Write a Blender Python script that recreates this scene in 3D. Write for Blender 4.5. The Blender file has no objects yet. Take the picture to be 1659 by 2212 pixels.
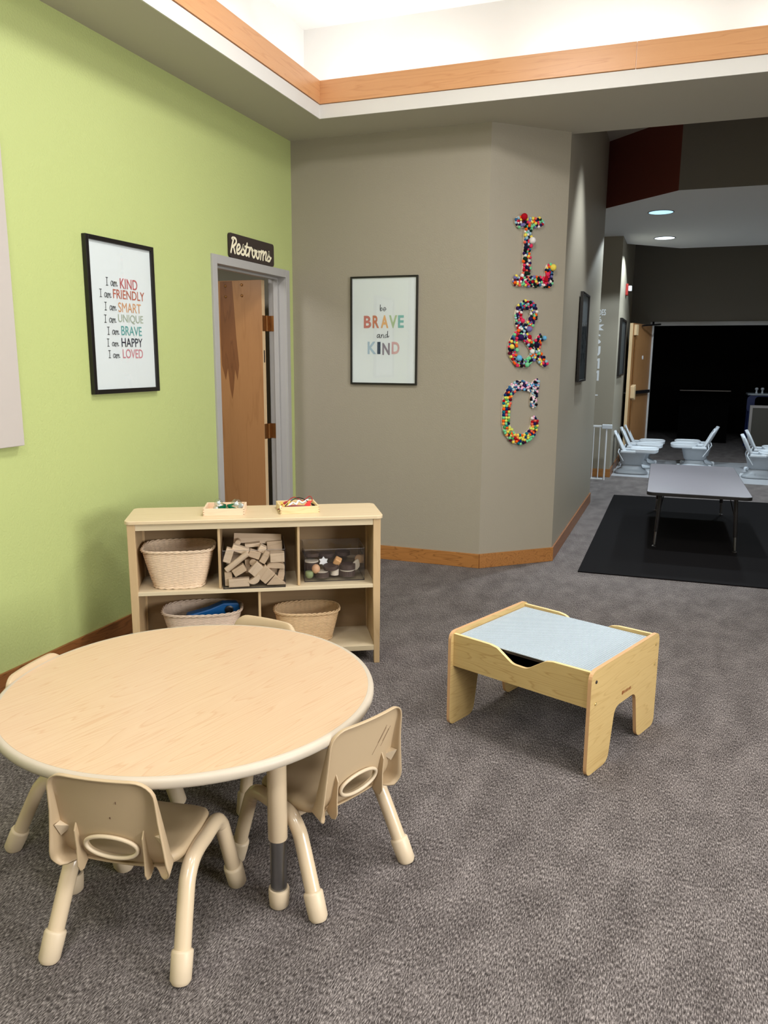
import bpy, bmesh, math, random
from mathutils import Vector, Matrix

random.seed(7)
SC = bpy.context.scene
COL = SC.collection
PI = math.pi

# ------------------------------------------------------------------ camera
def rot_to_world(pitch, roll, yaw):
    cy, sy = math.cos(yaw), math.sin(yaw)
    rz = Matrix(((cy, sy, 0), (-sy, cy, 0), (0, 0, 1)))
    cp, sp = math.cos(pitch), math.sin(pitch)
    fwd = Vector((0, cp, -sp)); right = Vector((1, 0, 0)); down = fwd.cross(right)
    m = Matrix((right, down, fwd))
    cr, sr = math.cos(roll), math.sin(roll)
    rr = Matrix(((cr, -sr, 0), (sr, cr, 0), (0, 0, 1)))
    m = rr @ m @ rz
    return Matrix((m[0], -m[1], -m[2])).transposed()

cam_data = bpy.data.cameras.new('camera')
cam = bpy.data.objects.new('camera', cam_data)
COL.objects.link(cam)
cam_data.sensor_fit = 'VERTICAL'
cam_data.sensor_height = 36.0
cam_data.lens = 1700.4 / 2212.0 * 36.0
cam_data.clip_start = 0.02
cam.matrix_world = Matrix.Translation((0, 0, 1.48)) @ rot_to_world(0.193344, 0.0067528, 0.352196).to_4x4()
SC.camera = cam

# ------------------------------------------------------------------ colour management and world
SC.view_settings.view_transform = 'Standard'
SC.view_settings.look = 'None'
SC.view_settings.gamma = 1.0
SC.view_settings.exposure = 0.0
SC.view_settings.use_curve_mapping = False
world = bpy.data.worlds.new('world')
SC.world = world
world.use_nodes = True
world.node_tree.nodes['Background'].inputs[0].default_value = (0.6, 0.7, 0.9, 1)
world.node_tree.nodes['Background'].inputs[1].default_value = 0.02

# ------------------------------------------------------------------ lights
def area(name, loc, direction, size, size_y, watts, color=(1, 0.94, 0.84), spread=None):
    d = bpy.data.lights.new(name, 'AREA')
    d.shape = 'RECTANGLE'; d.size = size; d.size_y = size_y
    d.energy = watts; d.color = color
    if spread: d.spread = spread
    o = bpy.data.objects.new(name, d)
    COL.objects.link(o)
    o.location = loc
    o.rotation_euler = Vector(direction).to_track_quat('-Z', 'Y').to_euler()
    return o

def spot(name, loc, direction, watts, angle, blend=0.4, color=(0.9, 0.95, 1.0), radius=0.06):
    d = bpy.data.lights.new(name, 'SPOT')
    d.energy = watts; d.color = color; d.spot_size = angle; d.spot_blend = blend
    d.shadow_soft_size = radius
    o = bpy.data.objects.new(name, d)
    COL.objects.link(o)
    o.location = loc
    o.rotation_euler = Vector(direction).to_track_quat('-Z', 'Y').to_euler()
    return o

WARM = (1.0, 0.98, 0.96)
WHITE = (1.0, 0.99, 0.975)
COVE_W = 4.6
for i in range(5):                       # strip lamps lying in the cove along the green wall
    area('cove_lamp_left', (-2.42, -1.9 + i * 1.5, 3.10), (0.25, 0, 1), 1.25, 0.05, COVE_W, WHITE).rotation_euler = (PI, 0.0, PI / 2)
for i in range(5):                       # and along the far side
    area('cove_lamp_far', (-1.82 + i * 1.3, 5.12, 3.10), (0, 0, 1), 0.95, 0.05, COVE_W, WHITE)
for i in range(4):                       # and along the side over the opening to the right
    area('cove_lamp_right', (3.9, -1.6 + i * 1.7, 3.10), (0, 0, 1), 0.05, 1.25, COVE_W, WARM)
for (x, y) in ((-0.9, 0.2), (-0.9, 3.2), (1.4, 0.2), (1.4, 3.0), (0.2, -1.8), (3.0, 1.5)):     # unseen lamps added in the raised ceiling to brighten the room
    area('added_ceiling_lamp', (x, y, 3.61), (0, 0, -1), 0.6, 0.6, 48.0, WARM)
area('added_side_lamp', (4.40, 0.9, 1.75), (-1, 0.12, 0.02), 2.6, 1.7, 120.0, (1.0, 0.985, 0.965), math.radians(105))     # unseen lamp added at the right wall to brighten the green wall
# cool recessed cans of the corridor
COOL = (0.80, 0.92, 1.0)
for (x, y, w) in ((-0.287, 8.84, 130), (-0.282, 10.67, 140), (0.95, 8.84, 120), (0.95, 10.67, 140)):
    spot('corridor_can_lamp', (x, y, 2.925), (0, 0, -1), w, math.radians(138), 0.12, COOL, 0.07)
spot('corridor_wall_lamp', (-0.38, 6.45, 3.5), (-0.05, 0.0, -1), 240, math.radians(62), 0.7, (0.86, 0.94, 1.0), 0.05)
area('restroom_lamp', (-3.3, 4.1, 2.30), (0, 0, -1), 0.4, 0.4, 16, WARM)

# ------------------------------------------------------------------ materials
def lin(c):
    out = []
    for v in c[:3]:
        v = v / 255.0
        out.append(v / 12.92 if v <= 0.04045 else ((v + 0.055) / 1.055) ** 2.4)
    return (out[0], out[1], out[2], 1.0)

def pmat(name, col, rough=0.5, metal=0.0, bump=None, var=None, spec=0.5, emit=None, coat=0.0):
    m = bpy.data.materials.new(name); m.use_nodes = True
    nt = m.node_tree; b = nt.nodes['Principled BSDF']
    c = lin(col)
    b.inputs['Base Color'].default_value = c
    b.inputs['Roughness'].default_value = rough
    b.inputs['Metallic'].default_value = metal
    b.inputs['Specular IOR Level'].default_value = spec
    b.inputs['Coat Weight'].default_value = coat
    tc = nt.nodes.new('ShaderNodeTexCoord')
    if var is None and bump is None and not emit:
        var = (9.0, 0.05)
    if var:
        n = nt.nodes.new('ShaderNodeTexNoise'); n.inputs['Scale'].default_value = var[0]; n.inputs['Detail'].default_value = 3
        nt.links.new(tc.outputs['Object'], n.inputs['Vector'])
        mx = nt.nodes.new('ShaderNodeMix'); mx.data_type = 'RGBA'
        k = var[1]
        mx.inputs[6].default_value = (c[0] * (1 - k), c[1] * (1 - k), c[2] * (1 - k), 1)
        mx.inputs[7].default_value = (min(1, c[0] * (1 + k)), min(1, c[1] * (1 + k)), min(1, c[2] * (1 + k)), 1)
        nt.links.new(n.outputs['Fac'], mx.inputs[0])
        nt.links.new(mx.outputs[2], b.inputs['Base Color'])
    if bump:
        n2 = nt.nodes.new('ShaderNodeTexNoise'); n2.inputs['Scale'].default_value = bump[0]; n2.inputs['Detail'].default_value = 2
        nt.links.new(tc.outputs['Object'], n2.inputs['Vector'])
        bp = nt.nodes.new('ShaderNodeBump'); bp.inputs['Strength'].default_value = bump[1]; bp.inputs['Distance'].default_value = bump[2] if len(bump) > 2 else 0.002
        nt.links.new(n2.outputs['Fac'], bp.inputs['Height'])
        nt.links.new(bp.outputs['Normal'], b.inputs['Normal'])
    if emit:
        b.inputs['Emission Color'].default_value = lin(emit[0]); b.inputs['Emission Strength'].default_value = emit[1]
    return m

def wood(name, col, dark, axis='X', scale=6.0, stretch=14.0, lines=7.0, amount=0.55, rough=0.4, rot=0.0, fine=0.35, spec=0.4, linew=0.16):
    """Long fine pores plus cathedral contour lines running along one axis."""
    m = bpy.data.materials.new(name); m.use_nodes = True
    nt = m.node_tree; b = nt.nodes['Principled BSDF']; L = nt.links.new
    b.inputs['Roughness'].default_value = rough
    b.inputs['Specular IOR Level'].default_value = spec
    tc = nt.nodes.new('ShaderNodeTexCoord')
    mp0 = nt.nodes.new('ShaderNodeMapping'); mp0.inputs['Rotation'].default_value = (0, 0, rot)
    L(tc.outputs['Object'], mp0.inputs['Vector'])
    mp = nt.nodes.new('ShaderNodeMapping')
    sc = {'X': (1, stretch, stretch), 'Y': (stretch, 1, stretch), 'Z': (stretch, stretch, 1)}[axis]
    mp.inputs['Scale'].default_value = sc
    L(mp0.outputs['Vector'], mp.inputs['Vector'])
    n1 = nt.nodes.new('ShaderNodeTexNoise'); n1.inputs['Scale'].default_value = scale * 0.25; n1.inputs['Detail'].default_value = 2; n1.inputs['Roughness'].default_value = 0.45
    L(mp.outputs['Vector'], n1.inputs['Vector'])
    mu = nt.nodes.new('ShaderNodeMath'); mu.operation = 'MULTIPLY'; mu.inputs[1].default_value = lines
    L(n1.outputs['Fac'], mu.inputs[0])
    fr = nt.nodes.new('ShaderNodeMath'); fr.operation = 'FRACT'
    L(mu.outputs[0], fr.inputs[0])
    r1 = nt.nodes.new('ShaderNodeValToRGB')
    r1.color_ramp.elements[0].position = 0.0; r1.color_ramp.elements[0].color = (1, 1, 1, 1)
    r1.color_ramp.elements[1].position = linew; r1.color_ramp.elements[1].color = (0, 0, 0, 1)
    e = r1.color_ramp.elements.new(0.9); e.color = (0.25, 0.25, 0.25, 1)
    e = r1.color_ramp.elements.new(1.0); e.color = (0.9, 0.9, 0.9, 1)
    L(fr.outputs[0], r1.inputs['Fac'])
    n2 = nt.nodes.new('ShaderNodeTexNoise'); n2.inputs['Scale'].default_value = scale * 3; n2.inputs['Detail'].default_value = 5; n2.inputs['Roughness'].default_value = 0.6
    mp2 = nt.nodes.new('ShaderNodeMapping')
    mp2.inputs['Scale'].default_value = tuple(v * (2.2 if v != 1 else 1) for v in sc)
    L(mp0.outputs['Vector'], mp2.inputs['Vector']); L(mp2.outputs['Vector'], n2.inputs['Vector'])
    m1 = nt.nodes.new('ShaderNodeMath'); m1.operation = 'MULTIPLY'; m1.inputs[1].default_value = amount
    L(r1.outputs['Color'], m1.inputs[0])
    m2 = nt.nodes.new('ShaderNodeMath'); m2.operation = 'MULTIPLY_ADD'; m2.inputs[1].default_value = fine
    L(n2.outputs['Fac'], m2.inputs[0]); L(m1.outputs[0], m2.inputs[2])
    m2.use_clamp = True
    mx = nt.nodes.new('ShaderNodeMix'); mx.data_type = 'RGBA'
    mx.inputs[6].default_value = lin(col); mx.inputs[7].default_value = lin(dark)
    L(m2.outputs[0], mx.inputs[0]); L(mx.outputs[2], b.inputs['Base Color'])
    return m

def carpet_mat():
    m = bpy.data.materials.new('loop_carpet'); m.use_nodes = True
    nt = m.node_tree; b = nt.nodes['Principled BSDF']; L = nt.links.new
    b.inputs['Roughness'].default_value = 0.95; b.inputs['Specular IOR Level'].default_value = 0.15
    tc = nt.nodes.new('ShaderNodeTexCoord')
    def noise(scale, sx, sy, detail, rough):
        mp = nt.nodes.new('ShaderNodeMapping'); mp.inputs['Scale'].default_value = (sx, sy, 1)
        L(tc.outputs['Object'], mp.inputs['Vector'])
        n = nt.nodes.new('ShaderNodeTexNoise'); n.inputs['Scale'].default_value = scale
        n.inputs['Detail'].default_value = detail; n.inputs['Roughness'].default_value = rough
        L(mp.outputs['Vector'], n.inputs['Vector'])
        return n
    a = noise(78, 4.6, 1.0, 4, 0.62)          # the flecks, longer along the length of the room
    c = noise(6.0, 1.5, 0.7, 3, 0.6)           # slow blotches
    r = nt.nodes.new('ShaderNodeValToRGB')
    els = r.color_ramp.elements
    els[0].position = 0.33; els[0].color = lin((44, 40, 39))
    els[1].position = 0.67; els[1].color = lin((166, 158, 154))
    e = els.new(0.45); e.color = lin((76, 70, 68))
    e = els.new(0.55); e.color = lin((118, 111, 109))
    ad = nt.nodes.new('ShaderNodeMath'); ad.operation = 'MULTIPLY_ADD'; ad.inputs[1].default_value = 0.16; 
    L(c.outputs['Fac'], ad.inputs[0])
    sb = nt.nodes.new('ShaderNodeMath'); sb.operation = 'SUBTRACT'; sb.inputs[1].default_value = 0.08
    L(a.outputs['Fac'], sb.inputs[0]); L(sb.outputs[0], ad.inputs[2])
    L(ad.outputs[0], r.inputs['Fac']); L(r.outputs['Color'], b.inputs['Base Color'])
    bp = nt.nodes.new('ShaderNodeBump'); bp.inputs['Strength'].default_value = 0.3; bp.inputs['Distance'].default_value = 0.004
    L(a.outputs['Fac'], bp.inputs['Height']); L(bp.outputs['Normal'], b.inputs['Normal'])
    return m

def clear_mat(name, tint, gloss=0.06, rough=0.03):
    """Thin clear sheet: mostly see-through with a fresnel shine."""
    m = bpy.data.materials.new(name); m.use_nodes = True
    nt = m.node_tree; L = nt.links.new
    for n in list(nt.nodes):
        if n.type == 'BSDF_PRINCIPLED': nt.nodes.remove(n)
    out = [n for n in nt.nodes if n.type == 'OUTPUT_MATERIAL'][0]
    tr = nt.nodes.new('ShaderNodeBsdfTransparent'); tr.inputs[0].default_value = (*tint, 1)
    gl = nt.nodes.new('ShaderNodeBsdfGlossy'); gl.inputs['Roughness'].default_value = rough
    fz = nt.nodes.new('ShaderNodeLayerWeight'); fz.inputs['Blend'].default_value = 0.5
    pw = nt.nodes.new('ShaderNodeMath'); pw.operation = 'POWER'; pw.inputs[1].default_value = 5.0
    L(fz.outputs['Facing'], pw.inputs[0])
    ad = nt.nodes.new('ShaderNodeMath'); ad.operation = 'MULTIPLY_ADD'; ad.inputs[1].default_value = 0.6; ad.inputs[2].default_value = gloss; ad.use_clamp = True
    L(pw.outputs[0], ad.inputs[0])
    mx = nt.nodes.new('ShaderNodeMixShader')
    L(ad.outputs[0], mx.inputs[0]); L(tr.outputs[0], mx.inputs[1]); L(gl.outputs[0], mx.inputs[2])
    L(mx.outputs[0], out.inputs['Surface'])
    return m

M = {}
M['carpet'] = carpet_mat()
M['green'] = pmat('green_wall_paint', (183, 194, 127), 0.42, bump=(95, 0.55, 0.0035), var=(1.2, 0.03))
M['taupe'] = pmat('taupe_wall_paint', (156, 148, 131), 0.5, bump=(110, 0.35, 0.002), var=(1.0, 0.02))
M['dark_taupe'] = pmat('dark_taupe_wall_paint', (112, 106, 96), 0.6, bump=(110, 0.3, 0.002))
M['rust'] = pmat('rust_red_wall_paint', (112, 50, 36), 0.6, bump=(110, 0.3, 0.002))
M['ceiling'] = pmat('ceiling_white_paint', (222, 221, 218), 0.8, bump=(140, 0.2, 0.001))
M['soffit'] = pmat('soffit_grey_paint', (196, 190, 176), 0.7, bump=(140, 0.25, 0.0015))
M['lip'] = pmat('soffit_edge_paint', (222, 219, 214), 0.6, var=(3, 0.02))
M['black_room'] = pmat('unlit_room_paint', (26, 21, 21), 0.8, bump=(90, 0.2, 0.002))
M['fascia'] = wood('orange_maple_trim', (222, 166, 116), (192, 130, 82), 'X', 7, 16, 4, 0.35, 0.35)
M['fascia_y'] = wood('orange_maple_trim_left', (222, 166, 116), (192, 130, 82), 'Y', 7, 16, 4, 0.35, 0.35)
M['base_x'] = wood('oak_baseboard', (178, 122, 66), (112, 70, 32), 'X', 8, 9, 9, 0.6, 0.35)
M['base_y'] = wood('oak_baseboard_shaded', (150, 96, 52), (92, 54, 24), 'Y', 8, 9, 9, 0.6, 0.35)  # darker copy of the oak, with shade put into its colour
M['frame_black'] = pmat('black_picture_frame', (19, 15, 14), 0.35, var=(30, 0.1))
M['paper'] = pmat('white_paper', (226, 230, 230), 0.6, var=(4, 0.015))
M['glass'] = clear_mat('picture_glass', (0.97, 0.98, 0.98), 0.03, 0.02)
M['ink'] = pmat('black_ink', (34, 34, 40), 0.6)
M['door_frame'] = pmat('grey_door_frame_paint', (170, 168, 166), 0.4, bump=(60, 0.1, 0.001))
M['door_wood'] = wood('birch_door_veneer', (168, 122, 78), (136, 92, 54), 'Z', 5, 10, 4, 0.3, 0.4)
M['door_edge'] = pmat('pale_door_edge', (214, 184, 142), 0.5)
M['door_figure'] = wood('dark_figured_veneer', (126, 82, 48), (98, 62, 36), 'Z', 6, 10, 6, 0.6, 0.42)
M['brass'] = pmat('old_brass', (150, 106, 62), 0.35, 0.85, var=(40, 0.2))
M['plaque'] = pmat('dark_brown_plaque', (48, 36, 34), 0.4, var=(14, 0.08))
M['cream'] = pmat('cream_lettering', (244, 236, 206), 0.5)
M['maple'] = wood('maple_ply', (222, 202, 168), (202, 176, 136), 'X', 5, 14, 5, 0.3, 0.4)
M['maple_z'] = wood('maple_ply_upright', (202, 174, 134), (180, 148, 106), 'Z', 5, 14, 5, 0.3, 0.4)
M['maple_pale'] = wood('pale_maple_ply', (214, 198, 168), (196, 176, 140), 'X', 5, 14, 5, 0.3, 0.45)
M['maple_back'] = wood('tan_back_panel', (154, 130, 98), (134, 110, 80), 'X', 4, 8, 4, 0.25, 0.5)  # tan, darkened so its colour holds some of the cubbies' shade
M['ply_edge'] = wood('ply_edge', (196, 166, 122), (140, 112, 78), 'X', 30, 4, 3, 0.4, 0.5)
M['laminate'] = wood('maple_laminate', (208, 182, 150), (190, 148, 114), 'Y', 3.2, 14.0, 18, 0.5, 0.3, 0.25, 0.35, 0.4, 0.12)
M['beige'] = pmat('beige_plastic', (212, 193, 164), 0.42, bump=(500, 0.06, 0.0004), var=(8, 0.02))
M['beige_shell'] = pmat('beige_seat_plastic', (188, 165, 132), 0.5, bump=(600, 0.12, 0.0005), var=(8, 0.03))
M['beige_metal'] = pmat('beige_enamel_tube', (212, 191, 160), 0.25, var=(8, 0.02), coat=0.3)
M['band'] = pmat('beige_edge_band', (190, 178, 160), 0.45, var=(20, 0.03))
M['chrome'] = pmat('brushed_steel', (150, 150, 150), 0.3, 1.0, var=(30, 0.1))
M['lt_wood'] = wood('yellow_oak_laminate', (208, 182, 124), (164, 128, 72), 'X', 6, 12, 12, 0.5, 0.45)
M['lt_wood_y'] = wood('yellow_oak_laminate_end', (208, 180, 122), (168, 132, 76), 'Y', 6, 12, 10, 0.42, 0.45)
M['lt_edge'] = pmat('pale_edge_strip', (238, 206, 150), 0.5)
M['lt_edge2'] = pmat('tan_edge_strip', (208, 164, 118), 0.5)
M['baseplate'] = pmat('pale_blue_baseplate', (180, 192, 201), 0.4, var=(5, 0.02))
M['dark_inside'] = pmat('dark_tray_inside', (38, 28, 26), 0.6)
M['screw'] = pmat('brass_screw', (214, 190, 130), 0.3, 0.7)
M['brown_ink'] = pmat('brown_print', (150, 84, 40), 0.6)
M['wicker'] = pmat('pale_willow', (226, 202, 174), 0.6, var=(60, 0.16))
M['wicker2'] = pmat('grey_willow', (208, 186, 166), 0.6, var=(60, 0.16))
M['wicker3'] = pmat('golden_willow', (220, 188, 146), 0.6, var=(60, 0.16))
M['acrylic'] = clear_mat('clear_acrylic', (0.98, 0.98, 0.98), 0.04, 0.03)
M['acrylic_top'] = pmat('acrylic_rim', (150, 144, 142), 0.2)
M['acrylic_edge'] = pmat('dark_acrylic_edge', (52, 46, 48), 0.2)
M['block'] = wood('grey_beech_block', (206, 182, 154), (172, 146, 118), 'X', 9, 8, 5, 0.4, 0.55)
M['block2'] = wood('pale_beech_block', (216, 194, 168), (186, 160, 132), 'X', 9, 8, 5, 0.35, 0.55)
M['tray_pink'] = wood('pinkish_pine_tray', (238, 212, 184), (222, 186, 152), 'X', 10, 9, 4, 0.3, 0.45)
M['tray_pine'] = wood('yellow_pine_tray', (236, 214, 168), (206, 168, 112), 'X', 10, 9, 6, 0.4, 0.45)
M['rug'] = pmat('black_felt_rug', (15, 13, 14), 0.95, bump=(300, 0.3, 0.002), spec=0.1)
M['grey_top'] = pmat('grey_laminate', (118, 112, 118), 0.4, bump=(300, 0.05, 0.0004), var=(60, 0.05))
M['black_edge'] = pmat('black_edge_band', (24, 22, 22), 0.4)
M['black_metal'] = pmat('black_enamel', (26, 24, 25), 0.3)
M['hc_white'] = pmat('white_plastic', (214, 220, 226), 0.35)
M['hc_grey'] = pmat('light_grey_plastic', (160, 166, 172), 0.4)
M['hc_dark'] = pmat('dark_grey_plastic', (74, 74, 78), 0.5)
M['vinyl'] = pmat('grey_vinyl_mat', (176, 178, 182), 0.3)
M['white_metal'] = pmat('white_enamel', (232, 234, 236), 0.3)
M['red_plastic'] = pmat('red_plastic', (150, 40, 34), 0.4)
M['can_emit'] = pmat('lit_can_lens', (255, 255, 255), 0.4, emit=((225, 242, 255), 2.2))
M['can_emit_blue'] = pmat('lit_can_lens_blue', (255, 255, 255), 0.4, emit=((170, 222, 250), 1.3))
M['trim_dark'] = pmat('can_trim', (70, 70, 72), 0.4)
M['board'] = pmat('off_white_board', (190, 182, 175), 0.45, var=(3, 0.015))
M['aluminium'] = pmat('grey_aluminium', (140, 136, 134), 0.4, 0.6)
M['blue_plastic'] = pmat('blue_plastic', (18, 34, 84), 0.4)  # blue darkened so its colour carries the dark of the unlit room
M['blue_toy'] = pmat('bright_blue_plastic', (10, 84, 146), 0.35)
M['chalk'] = pmat('dark_board_face', (56, 52, 44), 0.7)
M['blackened_counter'] = pmat('unlit_cabinet', (9, 8, 8), 0.95, spec=0.05)  # near black: the unlit room's darkness is put into this colour

POM = {'red': (176, 14, 32), 'white': (232, 226, 222), 'yellow': (238, 216, 92), 'darkgreen': (14, 44, 30), 'pink': (226, 50, 92),
       'orange': (246, 98, 26), 'navy': (18, 22, 52), 'mint': (120, 206, 150), 'lilac': (118, 112, 168), 'sky': (152, 190, 206),
       'purple': (48, 28, 82), 'blue': (52, 104, 150), 'skyblue': (106, 176, 218), 'black': (16, 14, 20), 'salmon': (232, 104, 84),
       'teal': (10, 112, 130), 'maroon': (92, 14, 40), 'lime': (214, 226, 108), 'green': (70, 156, 84), 'peach': (250, 160, 76),
       'royal': (10, 50, 110), 'palepink': (240, 178, 206), 'darkblue': (22, 30, 92)}
for k, c in POM.items():
    M['pom_' + k] = pmat('pompom_' + k, c, 0.9, bump=(400, 0.5, 0.002), spec=0.15)

# ------------------------------------------------------------------ mesh builder
class MB:
    def __init__(self):
        self.v = []; self.f = []; self.m = []; self.mi = 0; self.T = Matrix()
    def add(self, vs, fs):
        o = len(self.v)
        for p in vs:
            self.v.append(tuple(self.T @ Vector(p)))
        for f in fs:
            self.f.append(tuple(i + o for i in f)); self.m.append(self.mi)
        return self
    def box(self, x0, x1, y0, y1, z0, z1):
        vs = [(x, y, z) for z in (z0, z1) for y in (y0, y1) for x in (x0, x1)]
        return self.add(vs, [(0, 2, 3, 1), (4, 5, 7, 6), (0, 1, 5, 4), (2, 6, 7, 3), (0, 4, 6, 2), (1, 3, 7, 5)])
    def prism(self, poly, a, b, plane='xy'):
        """poly: 2-D outline (counter-clockwise seen along +normal); a..b along the third axis."""
        n = len(poly)
        area2 = sum(poly[i][0] * poly[(i + 1) % n][1] - poly[(i + 1) % n][0] * poly[i][1] for i in range(n))
        if area2 < 0: poly = list(reversed(poly))
        def P(p, h):
            if plane == 'xy': return (p[0], p[1], h)
            if plane == 'xz': return (p[0], h, p[1])
            return (h, p[0], p[1])
        if plane == 'xz': a, b = b, a
        vs = [P(p, a) for p in poly] + [P(p, b) for p in poly]
        fs = [tuple(reversed(range(n))), tuple(range(n, 2 * n))]
        for i in range(n):
            j = (i + 1) % n
            fs.append((i, j, n + j, n + i))
        return self.add(vs, fs)
    def loft(self, loops, cap0=True, cap1=True, closed=True):
        n = len(loops[0]); vs = [p for l in loops for p in l]; fs = []
        for k in range(len(loops) - 1):
            for i in range(n if closed else n - 1):
                j = (i + 1) % n
                fs.append((k * n + i, k * n + j, (k + 1) * n + j, (k + 1) * n + i))
        if cap0: fs.append(tuple(reversed(range(n))))
        if cap1: fs.append(tuple(range((len(loops) - 1) * n, len(loops) * n)))
        return self.add(vs, fs)
    def tube(self, pts, r, seg=12, caps=True, closed=False):
        pts = [Vector(p) for p in pts]; n = len(pts)
        rr = r if isinstance(r, (list, tuple)) else [r] * n
        loops = []; prev = None
        for i, p in enumerate(pts):
            if closed: t = pts[(i + 1) % n] - pts[i - 1]
            elif i == 0: t = pts[1] - pts[0]
            elif i == n - 1: t = pts[-1] - pts[-2]
            else: t = (pts[i + 1] - p).normalized() + (p - pts[i - 1]).normalized()
            t.normalize()
            if prev is None:
                up = Vector((0, 0, 1)) if abs(t.z) < 0.9 else Vector((1, 0, 0))
                a = t.cross(up).normalized()
            else:
                a = (prev - t * prev.dot(t)).normalized()
            prev = a; b = t.cross(a)
            loops.append([tuple(p + (a * math.cos(2 * PI * k / seg) + b * math.sin(2 * PI * k / seg)) * rr[i]) for k in range(seg)])
        if closed:
            loops.append(loops[0]); return self.loft(loops, False, False)
        return self.loft(loops, caps, caps)
    def lathe(self, prof, seg=24, c=(0, 0, 0)):
        loops = [[(c[0] + r * math.cos(2 * PI * k / seg), c[1] + r * math.sin(2 * PI * k / seg), c[2] + z) for k in range(seg)] for r, z in prof]
        return self.loft(loops, True, True)
    def ball(self, c, r, seg=12, rings=8, s=(1, 1, 1)):
        vs = [(c[0], c[1], c[2] - r * s[2])]; fs = []
        for i in range(1, rings):
            ph = -PI / 2 + PI * i / rings
            for k in range(seg):
                th = 2 * PI * k / seg
                vs.append((c[0] + r * s[0] * math.cos(ph) * math.cos(th), c[1] + r * s[1] * math.cos(ph) * math.sin(th), c[2] + r * s[2] * math.sin(ph)))
        vs.append((c[0], c[1], c[2] + r * s[2])); top = len(vs) - 1
        for k in range(seg):
            fs.append((0, 1 + (k + 1) % seg, 1 + k))
            b = 1 + (rings - 2) * seg
            fs.append((top, b + k, b + (k + 1) % seg))
        for i in range(rings - 2):
            for k in range(seg):
                a = 1 + i * seg
                fs.append((a + k, a + (k + 1) % seg, a + seg + (k + 1) % seg, a + seg + k))
        return self.add(vs, fs)
    def build(self, name, mats, parent=None, smooth=None, bevel=0.0, segs=2, solid=0.0, loc=None, rot=None, solid_off=0.0):
        me = bpy.data.meshes.new(name)
        me.from_pydata(self.v, [], self.f)
        if not isinstance(mats, (list, tuple)): mats = [mats]
        for m in mats: me.materials.append(m)
        for p, k in zip(me.polygons, self.m): p.material_index = min(k, len(mats) - 1)
        me.update()
        if smooth is not None:
            for p in me.polygons: p.use_smooth = True
            me.set_sharp_from_angle(angle=math.radians(smooth))
        o = bpy.data.objects.new(name, me)
        COL.objects.link(o)
        if parent is not None: o.parent = parent
        if loc is not None: o.location = loc
        if rot is not None: o.rotation_euler = rot
        if solid:
            s = o.modifiers.new('thickness', 'SOLIDIFY'); s.thickness = solid; s.offset = solid_off
        if bevel:
            bm_ = o.modifiers.new('bevel', 'BEVEL'); bm_.width = bevel; bm_.segments = segs
            bm_.limit_method = 'ANGLE'; bm_.angle_limit = math.radians(40)
        return o

def empty(name, label, cat, loc=(0, 0, 0), rz=0.0, group=None, rot=None):
    o = bpy.data.objects.new(name, None); COL.objects.link(o)
    o.empty_display_size = 0.1
    o.location = loc; o.rotation_euler = rot if rot else (0, 0, rz)
    if label: o['label'] = label
    if cat: o['category'] = cat
    if group: o['group'] = group
    return o

def tag(o, label, cat, group=None):
    o['label'] = label; o['category'] = cat
    if group: o['group'] = group
    return o

def struct(o):
    o['kind'] = 'structure'; return o

def bx(name, mat, dims, parent=None, bevel=0.0, **k):
    return MB().box(*dims).build(name, mat, parent, bevel=bevel, **k)

def kids(o): return [c for c in bpy.data.objects if c.parent == o]

def copy_thing(root, loc, rz, label, group=None):
    """A copy of a thing with copies of its parts and their sub-parts (mesh data shared)."""
    r = root.copy(); COL.objects.link(r); r.location = loc; r.rotation_euler = (0, 0, rz)
    r['label'] = label
    if group: r['group'] = group
    for ch in kids(root):
        c = ch.copy(); COL.objects.link(c); c.parent = r
        for g in kids(ch):
            d = g.copy(); COL.objects.link(d); d.parent = c
    return r

def smooth_path(pts, n=6):
    pts = [Vector(p) for p in pts]; out = []
    for i in range(len(pts) - 1):
        p0 = pts[max(i - 1, 0)]; p1 = pts[i]; p2 = pts[i + 1]; p3 = pts[min(i + 2, len(pts) - 1)]
        for k in range(n):
            t = k / n
            out.append(0.5 * ((2 * p1) + (p2 - p0) * t + (2 * p0 - 5 * p1 + 4 * p2 - p3) * t * t + (3 * p1 - p0 - 3 * p2 + p3) * t ** 3))
    out.append(pts[-1]); return out

def rrect(x0, x1, y0, y1, r, n=6):
    out = []
    for cx, cy, a0 in ((x1 - r, y1 - r, 0), (x0 + r, y1 - r, 90), (x0 + r, y0 + r, 180), (x1 - r, y0 + r, 270)):
        for k in range(n + 1):
            a = math.radians(a0 + 90 * k / n)
            out.append((cx + r * math.cos(a), cy + r * math.sin(a)))
    return out

def round_corners(pts, radii, n=5):
    """2-D polygon with each corner rounded by its own radius."""
    out = []; N = len(pts)
    for i, p in enumerate(pts):
        p = Vector(p); a = Vector(pts[i - 1]); b = Vector(pts[(i + 1) % N]); r = radii[i] if isinstance(radii, (list, tuple)) else radii
        if r <= 0: out.append(tuple(p)); continue
        u = (a - p).normalized(); v = (b - p).normalized()
        ang = u.angle(v); d = min(r / math.tan(ang / 2), (a - p).length * 0.49, (b - p).length * 0.49)
        s = p + u * d; e = p + v * d
        for k in range(n + 1):
            t = k / n
            q = s * (1 - t) ** 2 + p * 2 * t * (1 - t) + e * t * t
            out.append((q.x, q.y))
    return out

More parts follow.
